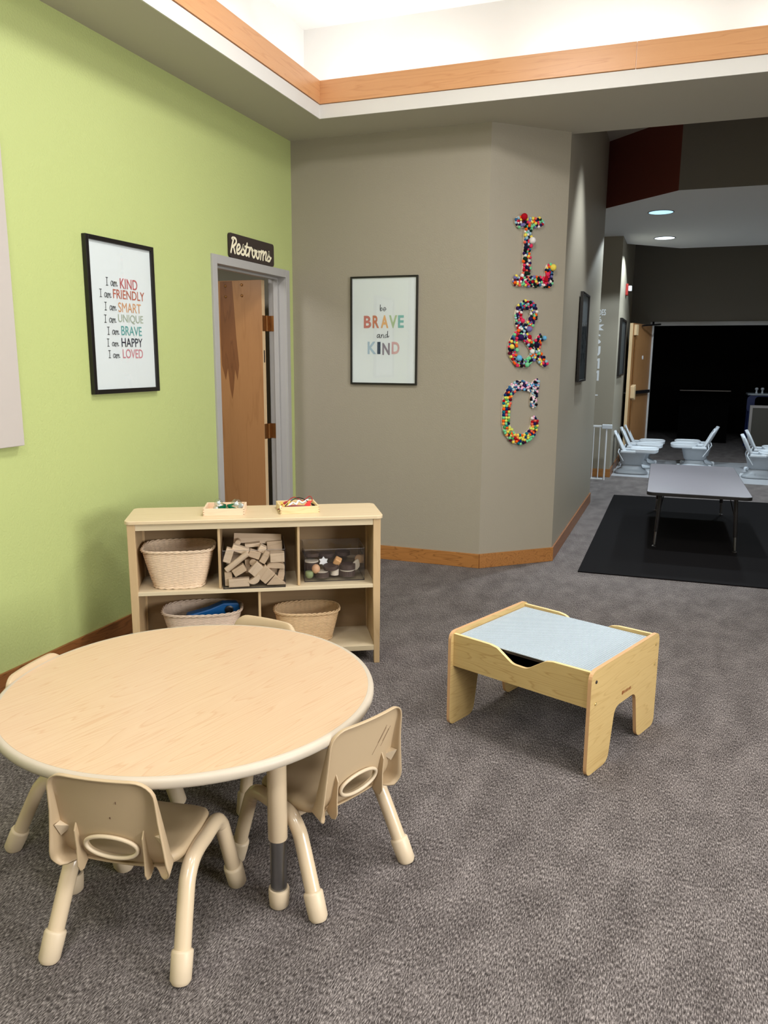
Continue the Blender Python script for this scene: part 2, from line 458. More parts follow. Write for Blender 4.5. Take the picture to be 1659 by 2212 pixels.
# flat lettering -----------------------------------------------------
def glyph_mesh(body, bold=0.0):
    cu = bpy.data.curves.new('tmp', 'FONT'); cu.body = body; cu.offset = bold; cu.resolution_u = 4
    ob = bpy.data.objects.new('tmp', cu); COL.objects.link(ob)
    bpy.context.view_layer.update()
    dg = bpy.context.evaluated_depsgraph_get()
    me = bpy.data.meshes.new_from_object(ob.evaluated_get(dg))
    vs = [tuple(v.co) for v in me.vertices]; fs = [tuple(p.vertices) for p in me.polygons]
    bpy.data.objects.remove(ob); bpy.data.curves.remove(cu); bpy.data.meshes.remove(me)
    return vs, fs

def put_text(mb, body, x0, x1, z0, z1, y, bold=0.0, depth=0.0008):
    """Letters fitted to a box, standing in the x-z plane and facing -y."""
    vs, fs = glyph_mesh(body, bold)
    ax = min(v[0] for v in vs); bx_ = max(v[0] for v in vs); ay = min(v[1] for v in vs); by = max(v[1] for v in vs)
    q = [(x0 + (v[0] - ax) / (bx_ - ax) * (x1 - x0), y, z0 + (v[1] - ay) / (by - ay) * (z1 - z0)) for v in vs]
    mb.add(q, fs)

def put_stroke(mb, pts, r, y, smooth=True):
    """A round-ended pen stroke in the x-z plane: one flat ribbon, facing -y."""
    p = smooth_path([(a[0], 0, a[1]) for a in pts], 5) if smooth and len(pts) > 2 else [Vector((a[0], 0, a[1])) for a in pts]
    n = len(p); L = []; R = []
    for i in range(n):
        t = (p[min(i + 1, n - 1)] - p[max(i - 1, 0)]).normalized()
        nn = Vector((-t.z, 0, t.x))
        L.append(p[i] + nn * r); R.append(p[i] - nn * r)
    y -= random.random() * 0.0003
    for i in range(n - 1):
        mb.add([(v.x, y, v.z) for v in (L[i], L[i + 1], R[i + 1], R[i])], [(0, 1, 2, 3)])
    for c in (p[0], p[-1]):
        mb.add([(c.x + r * math.cos(2 * PI * k / 10), y - 0.0001, c.z + r * math.sin(2 * PI * k / 10)) for k in range(10)], [tuple(reversed(range(10)))])

# =================================================================== ROOM
CZ = 2.984                                # underside of the dropped soffit
WX = -2.705                               # green wall
TY = 5.383                                # taupe wall
A_ = (-1.252, 5.383); B_ = (-0.796, 5.791); C_ = (-0.790, 8.42)
struct(bx('floor', M['carpet'], (-5.2, 4.6, -3.3, 18.2, -0.1, 0.0)))

w = MB()
w.box(WX - 0.13, WX, -3.2, 4.345, 0, CZ + 0.1)
w.box(WX - 0.13, WX, 5.255, TY + 0.13, 0, CZ + 0.1)
w.box(WX - 0.13, WX, 4.345, 5.255, 2.043, CZ + 0.1)
struct(w.build('wall_left', M['green']))
struct(MB().prism([(WX, TY), A_, (-1.302, TY + 0.13), (WX, TY + 0.13)], 0, 3.6).build('wall_back', M['taupe']))
struct(MB().prism([A_, B_, (-0.926, 5.845), (-1.302, TY + 0.13)], 0, 3.6).build('wall_angled', M['taupe']))
struct(MB().prism([B_, C_, (-0.908, 8.42), (-0.926, 5.845)], 0, 3.6).build('wall_corridor', M['taupe']))
struct(bx('wall_alcove_side', M['taupe'], (-2.6, -0.908, 8.29, 8.42, 0, 3.6)))
struct(bx('wall_alcove_end', M['taupe'], (-2.73, -2.6, 8.29, 10.49, 0, 3.6)))
struct(bx('wall_alcove', M['taupe'], (-2.6, -0.745, 10.357, 10.49, 0, 3.6)))
struct(bx('wall_passage', M['taupe'], (-0.88, -0.745, 10.49, 12.9, 0, 3.6)))
w = MB()
w.box(-0.88, -0.43, 12.9, 13.03, 0, 3.6); w.box(-0.43, 1.95, 12.9, 13.03, 2.0, 3.6); w.box(1.95, 4.5, 12.9, 13.03, 0, 3.6)
struct(w.build('wall_far', M['dark_taupe']))
struct(bx('wall_right', M['taupe'], (4.5, 4.63, -3.2, 18.1, 0, 3.7)))
struct(bx('wall_rear', M['taupe'], (WX - 0.13, 4.5, -3.33, -3.2, 0, 3.7)))
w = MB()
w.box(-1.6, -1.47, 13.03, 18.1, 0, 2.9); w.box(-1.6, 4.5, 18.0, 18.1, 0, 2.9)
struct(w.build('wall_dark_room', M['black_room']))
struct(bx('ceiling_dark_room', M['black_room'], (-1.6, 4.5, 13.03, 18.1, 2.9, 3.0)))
w = MB()                                  # restroom shell behind the green wall
w.box(-5.1, -5.0, 3.4, 5.85, 0, 2.45); w.box(-5.0, WX - 0.13, 3.3, 3.4, 0, 2.45); w.box(-5.0, WX - 0.13, 5.75, 5.85, 0, 2.45)
struct(w.build('wall_restroom', M['soffit']))
struct(bx('ceiling_restroom', pmat('stucco_ceiling', (196, 196, 196), 0.8, bump=(60, 0.8, 0.006)), (-5.1, WX - 0.13, 3.3, 6.4, 2.42, 2.52)))

# soffit ring, wood trim, cove and raised ceiling
w = MB()
w.box(WX, -2.287, -3.2, 5.84, CZ, 3.066)
w.box(-2.287, 4.5, 4.967, 5.84, CZ, 3.066)
w.box(4.05, 4.5, -3.2, 4.967, CZ, 3.066)
struct(w.build('ceiling_soffit', M['soffit']))
w = MB()
w.box(-2.2895, -2.281, -3.2, 4.961, CZ - 0.001, 3.0655)
w.box(-2.2895, 4.05, 4.9605, 4.9695, CZ - 0.001, 3.0655)
struct(w.build('trim_1', M['lip']))
struct(bx('trim_2', M['fascia_y'], (-2.300, -2.274, -3.2, 4.954, 3.069, 3.207), bevel=0.002))
w = MB().box(-2.300, -0.349, 4.954, 4.980, 3.069, 3.207).box(-0.347, 4.05, 4.954, 4.980, 3.069, 3.207)
struct(w.build('trim_3', M['fascia'], bevel=0.0015))
w = MB()
w.box(WX - 0.03, -2.535, -3.2, 5.4, 3.067, 3.72)
w.box(-2.535, 4.5, 5.267, 5.84, 3.067, 3.72)
w.box(4.3, 4.5, -3.2, 5.267, 3.067, 3.72)
struct(w.build('wall_well', M['ceiling']))
struct(bx('ceiling', M['ceiling'], (WX - 0.13, 4.6, -3.3, 5.3, 3.64, 3.74)))
struct(bx('ceiling_atrium', M['soffit'], (-2.73, 4.6, 5.84, 13.1, 3.56, 3.66)))
bulk = [(-2.6, 8.46), (-0.79, 8.46), (-0.115, 7.785), (4.5, 7.785), (4.5, 11.66), (-0.1, 11.7), (-0.745, 11.06), (-0.745, 10.6), (-2.6, 10.6)]
struct(MB().prism(bulk, 2.945, 3.56).build('ceiling_corridor', pmat('corridor_ceiling_paint', (232, 232, 230), 0.8, bump=(140, 0.2, 0.001))))
struct(MB().prism([(-0.795, 8.455), (-0.119, 7.779), (-0.115, 7.7835), (-0.789, 8.4585)], 2.944, 3.56).build('wall_red', M['rust']))
struct(MB().box(-0.119, 4.5, 7.777, 7.784, 2.944, 3.56).build('wall_bulkhead', M['dark_taupe']))

# baseboards
def base_board(name, mat, p, q, n):
    """A 10 cm board from p to q standing 12 mm off the wall on the side n."""
    a = Vector((p[0], p[1])); b = Vector((q[0], q[1])); k = Vector(n).normalized() * 0.013
    struct(MB().prism([tuple(a), tuple(b), tuple(b + k), tuple(a + k)], 0.0, 0.104).build(name, mat, bevel=0.002))
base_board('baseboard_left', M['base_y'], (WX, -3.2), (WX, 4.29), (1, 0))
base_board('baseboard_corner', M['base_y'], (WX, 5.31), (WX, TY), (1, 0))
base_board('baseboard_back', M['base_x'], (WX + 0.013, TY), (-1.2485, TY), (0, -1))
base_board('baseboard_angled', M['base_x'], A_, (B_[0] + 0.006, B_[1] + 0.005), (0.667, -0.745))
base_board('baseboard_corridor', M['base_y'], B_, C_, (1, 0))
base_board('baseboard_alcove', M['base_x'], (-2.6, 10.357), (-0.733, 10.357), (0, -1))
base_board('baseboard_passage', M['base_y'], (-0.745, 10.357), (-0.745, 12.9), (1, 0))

w = MB()
for (a, b, c, d) in ((-0.5, -0.42, 0.85, 2.65), (2.22, 2.30, 0.85, 2.65), (0.87, 0.93, 0.93, 2.57), (-0.42, 2.22, 0.85, 0.93), (-0.42, 2.22, 2.57, 2.65)):
    w.box(4.44, 4.4995, a, b, c, d)
win = struct(w.build('added_window_1', M['white_metal'], bevel=0.003))  # unseen window, added to bring in light from the right
bx('pane', pmat('added_glow_pane', (220, 230, 240), 0.2, emit=((214, 228, 240), 1.6)), (4.47, 4.48, -0.42, 2.22, 0.93, 2.57), win)  # glowing pane, added together with the unseen window

# ------------------------------------------------------------------ restroom door
d1 = empty('door_1', None, None); struct(d1); d1['label'] = 'grey metal door frame with birch door standing open into the restroom'
w = MB()
w.box(WX - 0.002, WX + 0.014, 4.29, 4.345, 0, 2.093); w.box(WX - 0.002, WX + 0.014, 5.255, 5.31, 0, 2.093); w.box(WX - 0.002, WX + 0.014, 4.345, 5.255, 2.04, 2.093)
w.box(WX - 0.132, WX, 4.33, 4.346, 0, 2.043); w.box(WX - 0.132, WX, 5.254, 5.27, 0, 2.043); w.box(WX - 0.132, WX, 4.346, 5.254, 2.04, 2.056)
w.box(WX - 0.085, WX - 0.05, 4.346, 4.361, 0, 2.04); w.box(WX - 0.085, WX - 0.05, 5.239, 5.254, 0, 2.04); w.box(WX - 0.085, WX - 0.05, 4.361, 5.239, 2.025, 2.04)
w.build('door_frame', M['door_frame'], d1, bevel=0.002)
leaf = MB().box(-3.72, -2.846, 5.168, 5.211, 0.012, 2.022).build('door_leaf', M['door_wood'], d1, bevel=0.0015)
MB().box(-2.8458, -2.8448, 5.1685, 5.2105, 0.013, 2.021).build('door_edge_strip', M['door_edge'], leaf)
fig = [(-3.185, 2.018), (-3.085, 2.018), (-3.062, 1.62), (-3.045, 1.42), (-3.06, 1.31), (-3.08, 1.39), (-3.095, 1.25), (-3.11, 1.17), (-3.125, 1.25), (-3.14, 1.40), (-3.16, 1.31), (-3.19, 1.42), (-3.195, 1.7)]
MB().prism(fig, 5.1672, 5.1685, 'xz').build('veneer_figure', M['door_figure'], leaf)
for (px, pz) in ((-3.14, 1.985), (-3.14, 1.91), (-3.005, 1.99), (-3.005, 1.915)):
    MB().lathe([(0.010, 0), (0.010, 0.004), (0.006, 0.006)], 12).build('bolt', M['brass'], leaf, loc=(px, 5.168, pz), rot=(PI / 2, 0, 0))
for hz in (1.72, 0.94):
    h = MB()
    h.box(-2.8445, -2.8415, 5.168, 5.2105, hz - 0.055, hz + 0.055)
    h.tube([(-2.838, 5.222, hz - 0.055), (-2.838, 5.222, hz + 0.055)], 0.0075, 10)
    h.box(-2.836, -2.765, 5.2505, 5.2535, hz - 0.055, hz + 0.055)
    h.box(-2.844, -2.836, 5.212, 5.251, hz - 0.055, hz + 0.055)
    h.build('hinge', M['brass'], d1)
MB().prism(rrect(5.182, 5.197, 1.44, 1.53, 0.007), -2.8444, -2.8438, 'yz').build('edge_slot', M['dark_inside'], leaf)

# ------------------------------------------------------------------ restroom sign
sg = empty('restroom_sign', 'dark brown plaque reading Restrooms in cream script above the grey door frame', 'sign', (WX + 0.001, 4.79, 2.169), PI / 2)
MB().prism(rrect(-0.30, 0.285, -0.0745, 0.0735, 0.02), -0.014, 0.0, 'xz').build('plaque', M['plaque'], sg, bevel=0.001)
strokes = [[(-0.2697, 0.0407), (-0.2519, 0.0442), (-0.2695, 0.0012), (-0.2871, -0.0437)], [(-0.2697, 0.04), (-0.2392, 0.0466), (-0.2194, 0.0367), (-0.2231, 0.0172), (-0.2521, -0.0029), (-0.2665, -0.0085)], [(-0.2547, -0.0045), (-0.2459, -0.0261), (-0.2383, -0.0442)], [(-0.2152, -0.0249), (-0.1916, -0.0169), (-0.1736, 0.0007), (-0.1822, 0.0137), (-0.2016, 0.0073), (-0.2148, -0.0172), (-0.2109, -0.0396), (-0.1905, -0.0423), (-0.1662, -0.0266)], [(-0.1664, -0.0291), (-0.1441, -0.0059), (-0.1296, 0.0191), (-0.1325, -0.0044), (-0.1187, -0.0234), (-0.1329, -0.0419), (-0.1565, -0.0408)], [(-0.1192, -0.0338), (-0.0961, 0.0001), (-0.0826, 0.033)], [(-0.0826, 0.033), (-0.0961, 0.0001), (-0.1059, -0.0322), (-0.093, -0.0424), (-0.068, -0.0277)], [(-0.1088, 0.0115), (-0.066, 0.0112)], [(-0.0514, 0.0109), (-0.0582, -0.0161), (-0.0635, -0.0442)], [(-0.0582, -0.0161), (-0.0389, 0.0099), (-0.0226, 0.0093), (-0.0248, -0.0028)], [(0.0022, 0.0084), (-0.0163, -0.0084), (-0.0174, -0.0296), (-0.0015, -0.0436), (0.017, -0.0282), (0.0182, -0.0042), (0.0022, 0.0084)], [(0.013, 0.0031), (0.0408, 0.0012)], [(0.0553, 0.0083), (0.0375, -0.0098), (0.0364, -0.0312), (0.0526, -0.0454), (0.0704, -0.03), (0.0715, -0.0057), (0.0553, 0.0083)], [(0.0691, 0.002), (0.0976, 0.0028)], [(0.1066, 0.0106), (0.0977, -0.0187), (0.0907, -0.0451)], [(0.0981, -0.0106), (0.1237, 0.0086), (0.1363, 0.0047), (0.1282, -0.0206), (0.1241, -0.0454)], [(0.1313, -0.0148), (0.1586, 0.0088), (0.173, 0.0037), (0.1648, -0.0218), (0.1622, -0.0411), (0.1829, -0.0388)], [(0.183, -0.0361), (0.202, -0.0093), (0.2126, 0.0167), (0.2115, -0.0081), (0.2281, -0.0255), (0.2123, -0.0438), (0.1857, -0.0426)], [(0.2153, -0.0434), (0.2404, -0.0199)]]
w = MB()
for s in strokes: put_stroke(w, s, 0.0078 if len(s) > 2 else 0.0065, -0.0152)
w.build('lettering', M['cream'], sg)

# ------------------------------------------------------------------ pictures
def picture(label, loc, rz, wd, ht, bar, depth, name='framed_print'):
    r = empty(name, label, 'picture', loc, rz)
    w = MB()
    x, z = wd / 2, ht / 2
    w.box(-x, -x + bar, -depth, 0, -z, z); w.box(x - bar, x, -depth, 0, -z, z)
    w.box(-x + bar, x - bar, -depth, 0, z - bar, z); w.box(-x + bar, x - bar, -depth, 0, -z, -z + bar)
    w.build('frame', M['frame_black'], r, bevel=0.0015)
    return r

def print_sheet(r, wd, ht, bar, y, mat=None):
    return MB().box(-wd / 2 + bar * 0.8, wd / 2 - bar * 0.8, y, y + 0.003, -ht / 2 + bar * 0.8, ht / 2 - bar * 0.8).build('print', mat or M['paper'], r)

def glazing(r, wd, ht, bar, y):
    return MB().box(-wd / 2 + bar * 0.9, wd / 2 - bar * 0.9, y, y + 0.002, -ht / 2 + bar * 0.9, ht / 2 - bar * 0.9).build('glass', M['glass'], r)

rows = [('KIND', 3.3194, 1.8248, 1.862, 3.3475, 3.3994, 1.8235, 0.0262, 3.4186, 3.5568, 1.8175, 1.8677),
        ('FRIENDLY', 3.2685, 1.7657, 1.8023, 3.2955, 3.3463, 1.7647, 0.0253, 3.3608, 3.6111, 1.7654, 1.81),
        ('SMART', 3.2994, 1.7041, 1.7416, 3.3289, 3.3805, 1.7048, 0.0241, 3.3956, 3.5774, 1.6998, 1.7481),
        ('UNIQUE', 3.292, 1.6436, 1.6804, 3.3209, 3.3739, 1.6442, 0.0243, 3.3893, 3.5912, 1.6431, 1.6896),
        ('BRAVE', 3.3098, 1.5861, 1.6219, 3.3385, 3.3908, 1.5862, 0.0238, 3.409, 3.5743, 1.585, 1.6319),
        ('HAPPY', 3.3027, 1.5281, 1.5641, 3.3321, 3.3836, 1.5286, 0.0212, 3.4059, 3.5762, 1.5269, 1.5716),
        ('LOVED', 3.3086, 1.4713, 1.507, 3.335, 3.3874, 1.4701, 0.0218, 3.4105, 3.5747, 1.469, 1.5156)]
rowcol = [(190, 92, 96), (186, 100, 78), (212, 152, 102), (168, 176, 156), (92, 160, 156), (28, 32, 52), (206, 128, 138)]
PCX, PCZ = 3.434, 1.672
pic = picture('black framed print listing I am kind friendly smart on the green wall', (WX + 0.001, PCX, PCZ), PI / 2, 0.524, 0.757, 0.022, 0.024)
print_sheet(pic, 0.524, 0.757, 0.022, -0.012)
lt = MB(); mats = [M['ink']]
for k, (word, ix, iz0, iz1, a0, a1, az, ah, w0, w1, wz0, wz1) in enumerate(rows):
    lt.mi = 0; Y = -0.0135
    for s in ([(ix - PCX, iz0 - PCZ), (ix - PCX + 0.001, iz1 - PCZ)], [(ix - PCX - 0.007, iz0 - PCZ), (ix - PCX + 0.007, iz0 - PCZ)], [(ix - PCX - 0.007, iz1 - PCZ), (ix - PCX + 0.008, iz1 - PCZ)]):
        put_stroke(lt, s, 0.0016, Y)
    ax, az_, aw, h = a0 - PCX, az - PCZ, a1 - a0, ah
    put_stroke(lt, [(ax + aw * .30, az_ + h * .8), (ax + aw * .14, az_ + h * .95), (ax + aw * .02, az_ + h * .5), (ax + aw * .10, az_ + h * .05), (ax + aw * .28, az_ + h * .4), (ax + aw * .33, az_ + h * .95), (ax + aw * .33, az_ + h * .2), (ax + aw * .42, az_ + h * .05)], 0.0015, Y)
    put_stroke(lt, [(ax + aw * .48, az_ + h * .85), (ax + aw * .48, az_)], 0.0018, Y)
    put_stroke(lt, [(ax + aw * .48, az_ + h * .3), (ax + aw * .60, az_ + h * .9), (ax + aw * .68, az_ + h * .6), (ax + aw * .67, az_)], 0.0015, Y)
    put_stroke(lt, [(ax + aw * .68, az_ + h * .3), (ax + aw * .80, az_ + h * .9), (ax + aw * .87, az_ + h * .6), (ax + aw * .87, az_ + h * .1), (ax + aw * 1.0, az_ + h * .2)], 0.0015, Y)
    mats.append(pmat('ink_' + word.lower(), rowcol[k], 0.6, var=(60, 0.15))); lt.mi = k + 1
    put_text(lt, word, w0 - PCX, w1 - PCX, wz0 - PCZ, wz1 - PCZ, -0.0136, 0.0 if 'M' in word else 0.006)
lt.build('lettering', mats, pic)
glazing(pic, 0.524, 0.757, 0.022, -0.019)

QX, QZ = -1.986, 1.6675
pic2 = picture('black framed print reading be brave and kind on the taupe wall', (QX, TY - 0.001, QZ), 0.0, 0.504, 0.752, 0.0125, 0.02)
print_sheet(pic2, 0.504, 0.752, 0.0125, -0.010)
lt = MB(); mats = [M['ink']]
cols = {'B': (196, 112, 104), 'R': (202, 126, 94), 'A': (228, 174, 112), 'V': (172, 192, 148), 'E': (120, 178, 174), 'K': (168, 188, 204), 'I': (20, 44, 70), 'N': (134, 122, 132), 'D': (210, 166, 166)}
boxes = [('B', -2.1367, -2.0808, 1.6878, 1.7734), ('R', -2.0697, -2.0199, 1.6874, 1.7747), ('A', -2.0074, -1.9506, 1.687, 1.7758), ('V', -1.9457, -1.8853, 1.6866, 1.775), ('E', -1.8781, -1.835, 1.6881, 1.7744), ('K', -2.1072, -2.0412, 1.5059, 1.593), ('I', -2.0335, -2.009, 1.5062, 1.5918), ('N', -1.9947, -1.9384, 1.5005, 1.584), ('D', -1.9241, -1.8652, 1.5067, 1.5918)]
for k, (ch, a, b, c, d) in enumerate(boxes):
    mats.append(pmat('ink_letter_' + ch.lower(), cols[ch], 0.6, var=(40, 0.12))); lt.mi = k + 1
    put_text(lt, ch, a - QX, b - QX, c - QZ, d - QZ, -0.0116, 0.03 if ch != 'I' else 0.0)
lt.mi = 0
def pen(x0, z0, sx, sz, pts, r=0.0024):
    put_stroke(lt, [(x0 - QX + p[0] * sx, z0 - QZ + p[1] * sz) for p in pts], r, -0.0115)
x0, z0, sx, sz = -2.0167, 1.8037, 0.0507, 0.0437
pen(x0, z0, sx, sz, [(.10, 1.0), (.08, .5), (.10, .05)]); pen(x0, z0, sx, sz, [(.10, .1), (.25, .55), (.38, .4), (.33, .12), (.12, .04)], 0.0018)
pen(x0, z0, sx, sz, [(.58, .25), (.82, .35), (.85, .55), (.68, .58), (.55, .25), (.68, .02), (.98, .35)], 0.0018)
x0, z0, sx, sz = -2.0371, 1.6186, 0.0916, 0.0466
pen(x0, z0, sx, sz, [(.20, .5), (.08, .5), (.02, .2), (.08, .05), (.20, .3), (.23, .55), (.22, .1), (.30, .05)]); pen(x0, z0, sx, sz, [(.38, .5), (.37, .08)])
pen(x0, z0, sx, sz, [(.38, .25), (.48, .52), (.56, .4), (.55, .1), (.62, .06)], 0.0018); pen(x0, z0, sx, sz, [(.86, .45), (.76, .5), (.68, .25), (.74, .05), (.86, .3), (.90, 1.0)], 0.0018)
pen(x0, z0, sx, sz, [(.90, 1.0), (.88, .4), (.90, .08), (1.0, .3)])
lt.build('lettering', mats, pic2)
glazing(pic2, 0.504, 0.752, 0.0125, -0.016)

# corridor pictures
pic3 = picture('narrow looking black framed skyline picture hanging on the near corridor wall', (-0.7845, 6.92, 1.655), PI / 2, 0.50, 0.72, 0.016, 0.024)
print_sheet(pic3, 0.50, 0.72, 0.016, -0.010, pmat('pale_grey_sky_print', (156, 164, 170), 0.5, var=(5, 0.08)))
w = MB()
w.box(-0.235, 0.235, -0.0125, -0.011, -0.345, 0.07)
for i in range(16):
    a = -0.22 + i * 0.029; w.box(a, a + 0.02, -0.0125, -0.011, 0.07, 0.085 + random.random() * 0.06)
w.mi = 1
for i in range(60):
    a = random.uniform(-0.22, 0.2); z = random.uniform(-0.25, 0.05); w.box(a, a + 0.014, -0.0135, -0.0123, z, z + random.uniform(0.02, 0.09))
w.build('skyline', [pmat('grey_print', (84, 88, 90), 0.5), M['ink']], pic3)
glazing(pic3, 0.50, 0.72, 0.016, -0.017)
pic4 = picture('black framed dark picture beyond the lettered wall, beneath the fire strobe', (-0.7445, 11.07, 1.632), PI / 2, 0.90, 0.73, 0.02, 0.03)
print_sheet(pic4, 0.90, 0.73, 0.02, -0.012, pmat('dark_grey_print', (62, 66, 66), 0.5, var=(8, 0.25)))

# whiteboard at the left edge
wb = empty('wall_board', 'off white board on the green wall, cut by the left edge of the photo', 'board', (WX + 0.001, 1.75, 1.72), PI / 2)
MB().box(-0.94, 0.94, -0.034, 0.0, -0.628, 0.68).build('board_panel', M['board'], wb, bevel=0.003)
MB().box(-0.70, 0.70, -0.03, 0.0, -0.66, -0.632).build('mounting_rail', M['frame_black'], wb)

# ------------------------------------------------------------------ pompom letters on the angled wall
ANG = math.atan2(0.66679, 0.74524)
U = Vector((0.74524, 0.66679, 0))
pom_cache = {}
def pom_mesh(color):
    if color not in pom_cache:
        o = MB().ball((0, 0, 0), 1.0, 12, 8).build('pompom', M['pom_' + color], smooth=180)
        pom_cache[color] = o.data; bpy.data.objects.remove(o)
    return pom_cache[color]

def pom_letter(name, label, s, z, caps, bigs, fill, palette, sizes, regions=None):
    root = empty(name, label, 'letter', (A_[0] + U.x * s + 0.66679 * 0.0005, A_[1] + U.y * s - 0.74524 * 0.0005, z), ANG, 'pompom letters on the angled wall')
    w = MB()
    for c in caps:                        # each cap: a run from (x0,z0,r0) to (x1,z1,r1)
        (xa, za, ra), (xb, zb, rb) = c
        d = Vector((xb - xa, zb - za)); Ln = max(d.length, 1e-5); a = math.atan2(d.y, d.x)
        poly = []
        for k in range(9):
            t = a + PI / 2 + PI * k / 8; poly.append((xa + ra * math.cos(t), za + ra * math.sin(t)))
        for k in range(9):
            t = a - PI / 2 + PI * k / 8; poly.append((xb + rb * math.cos(t), zb + rb * math.sin(t)))
        w.prism(poly, -0.012 - random.random() * 0.0004, -0.0002, 'xz')
    w.build('letter_backing', pmat('pale_letter_backing_' + name, (214, 200, 182), 0.6), root)
    placed = [(x, zz, r, c) for (x, zz, r, c) in bigs]
    tries = 0
    def inside(x, zz):
        best = -1
        for (xa, za, ra), (xb, zb, rb) in caps:
            ab = Vector((xb - xa, zb - za)); L2 = ab.length_squared
            t = 0 if L2 < 1e-9 else max(0, min(1, Vector((x - xa, zz - za)).dot(ab) / L2))
            q = Vector((xa, za)) + ab * t
            best = max(best, ra + (rb - ra) * t - (Vector((x, zz)) - q).length)
        return best
    xs = [c[0] for cap in caps for c in cap]; zs = [c[1] for cap in caps for c in cap]
    while tries < fill:
        tries += 1
        x = random.uniform(min(xs) - .04, max(xs) + .04); zz = random.uniform(min(zs) - .04, max(zs) + .04)
        r = random.choice(sizes)
        pal = palette
        if regions:
            pal, r = regions(x, zz, r)
        if inside(x, zz) < r * 0.2: continue
        if any((x - p[0]) ** 2 + (zz - p[1]) ** 2 < (0.64 * (r + p[2])) ** 2 for p in placed): continue
        placed.append((x, zz, r, random.choice(pal)))
    placed.sort(key=lambda p: -p[2])
    for (x, zz, r, c) in placed[:100]:
        o = bpy.data.objects.new('pompom', pom_mesh(c)); COL.objects.link(o); o.parent = root
        o.location = (x, -0.012 - r * 0.72, zz); o.scale = (r, r * 0.95, r)
        o.rotation_euler = (random.random() * 3, random.random() * 3, 0)
    rest = placed[100:]
    if rest:
        keys = sorted(set(p[3] for p in rest)); w = MB()
        for (x, zz, r, c) in rest:
            w.mi = keys.index(c); w.ball((x, -0.012 - r * 0.72, zz), r, 10, 6)
        o = w.build('small_pompoms', [M['pom_' + k] for k in keys], root, smooth=180); o['kind'] = 'stuff'
    return root

PAL = ['navy', 'navy', 'navy', 'black', 'purple', 'pink', 'red', 'orange', 'mint', 'sky', 'blue', 'lilac', 'yellow', 'salmon', 'white', 'pink', 'darkgreen', 'maroon', 'mint', 'sky']
def chain(pts):
    q = [tuple(p) for p in smooth_path(pts, 3)]
    return [(q[i], q[i + 1]) for i in range(len(q) - 1)]
Lc = [(-0.1044, 0.1886, 0.0385), (0.0427, 0.1929, 0.034)]
L_caps = [((-0.1044, 0.1886, 0.0385), (-0.06, 0.186, 0.030)), ((-0.06, 0.186, 0.030), (0.0427, 0.1929, 0.035)), ((-0.0376, 0.166, 0.0285), (-0.0442, -0.19, 0.030)),
          ((-0.1131, -0.1967, 0.032), (0.1401, -0.1922, 0.0355)), ((0.1401, -0.1922, 0.034), (0.1383, -0.0976, 0.0277))]
L_big = [(-0.0815, 0.2196, 0.024, 'red'), (-0.0106, 0.0718, 0.0238, 'white'), (0.1636, -0.0951, 0.0236, 'yellow'), (-0.0575, -0.0491, 0.0169, 'darkgreen'), (-0.0416, -0.1415, 0.0151, 'darkgreen'), (0.1123, -0.1794, 0.0181, 'red'), (0.1255, -0.1413, 0.0161, 'pink'), (-0.0755, -0.1581, 0.0137, 'white'), (-0.1291, -0.2056, 0.0123, 'orange'), (0.0013, 0.1956, 0.0107, 'orange'), (-0.035, 0.1676, 0.0113, 'orange'), (-0.0078, 0.2151, 0.0112, 'yellow'), (-0.0615, 0.1054, 0.0129, 'yellow'), (-0.0156, 0.0376, 0.0136, 'pink'), (-0.0545, 0.0259, 0.0149, 'navy'), (-0.0304, -0.03, 0.0114, 'yellow'), (0.0008, 0.1726, 0.0121, 'mint'), (-0.0937, 0.1679, 0.0128, 'lilac'), (-0.1184, 0.2118, 0.0101, 'sky'), (0.0551, 0.1761, 0.0113, 'purple'), (-0.1289, 0.1924, 0.0085, 'pink'), (0.0286, 0.2108, 0.0121, 'navy'), (-0.0614, -0.2126, 0.0124, 'mint'), (-0.0118, -0.1072, 0.0104, 'mint'), (-0.03, -0.2128, 0.0116, 'pink'), (0.053, -0.1707, 0.0133, 'darkgreen'), (0.0192, -0.1638, 0.0124, 'lilac'), (-0.1196, -0.1613, 0.0109, 'yellow'), (-0.1306, -0.1728, 0.0115, 'lilac'), (-0.0608, -0.1204, 0.0115, 'red'), (0.0687, -0.2145, 0.0117, 'blue'), (0.0357, -0.1936, 0.0125, 'yellow'), (0.115, -0.1988, 0.0125, 'pink')]
pom_letter('pompom_letter', 'letter L covered in mixed pompoms, topmost on the angled wall', 0.3314, 2.1928, L_caps, L_big, 7000, PAL, [0.012, 0.0105, 0.0095, 0.008])
A_path = [(0.1494, -0.1944, 0.0275), (0.0988, -0.1455, 0.0273), (0.0088, -0.0405, 0.027), (-0.0447, 0.0295, 0.0267), (-0.0744, 0.0963, 0.0252), (-0.0673, 0.1608, 0.0264), (-0.0324, 0.1953, 0.0264), (0.014, 0.1995, 0.0279), (0.0492, 0.1668, 0.0266), (0.0452, 0.1104, 0.0267), (0.014, 0.0617, 0.0268), (-0.0441, 0.0154, 0.0268), (-0.0954, -0.0278, 0.0268), (-0.1162, -0.0846, 0.0254), (-0.1071, -0.1412, 0.0256), (-0.0615, -0.1895, 0.0271), (-0.0006, -0.1978, 0.0273), (0.0486, -0.1631, 0.0273), (0.0827, -0.0967, 0.0272), (0.0972, -0.0478, 0.0257), (0.1097, -0.0247, 0.0257)]
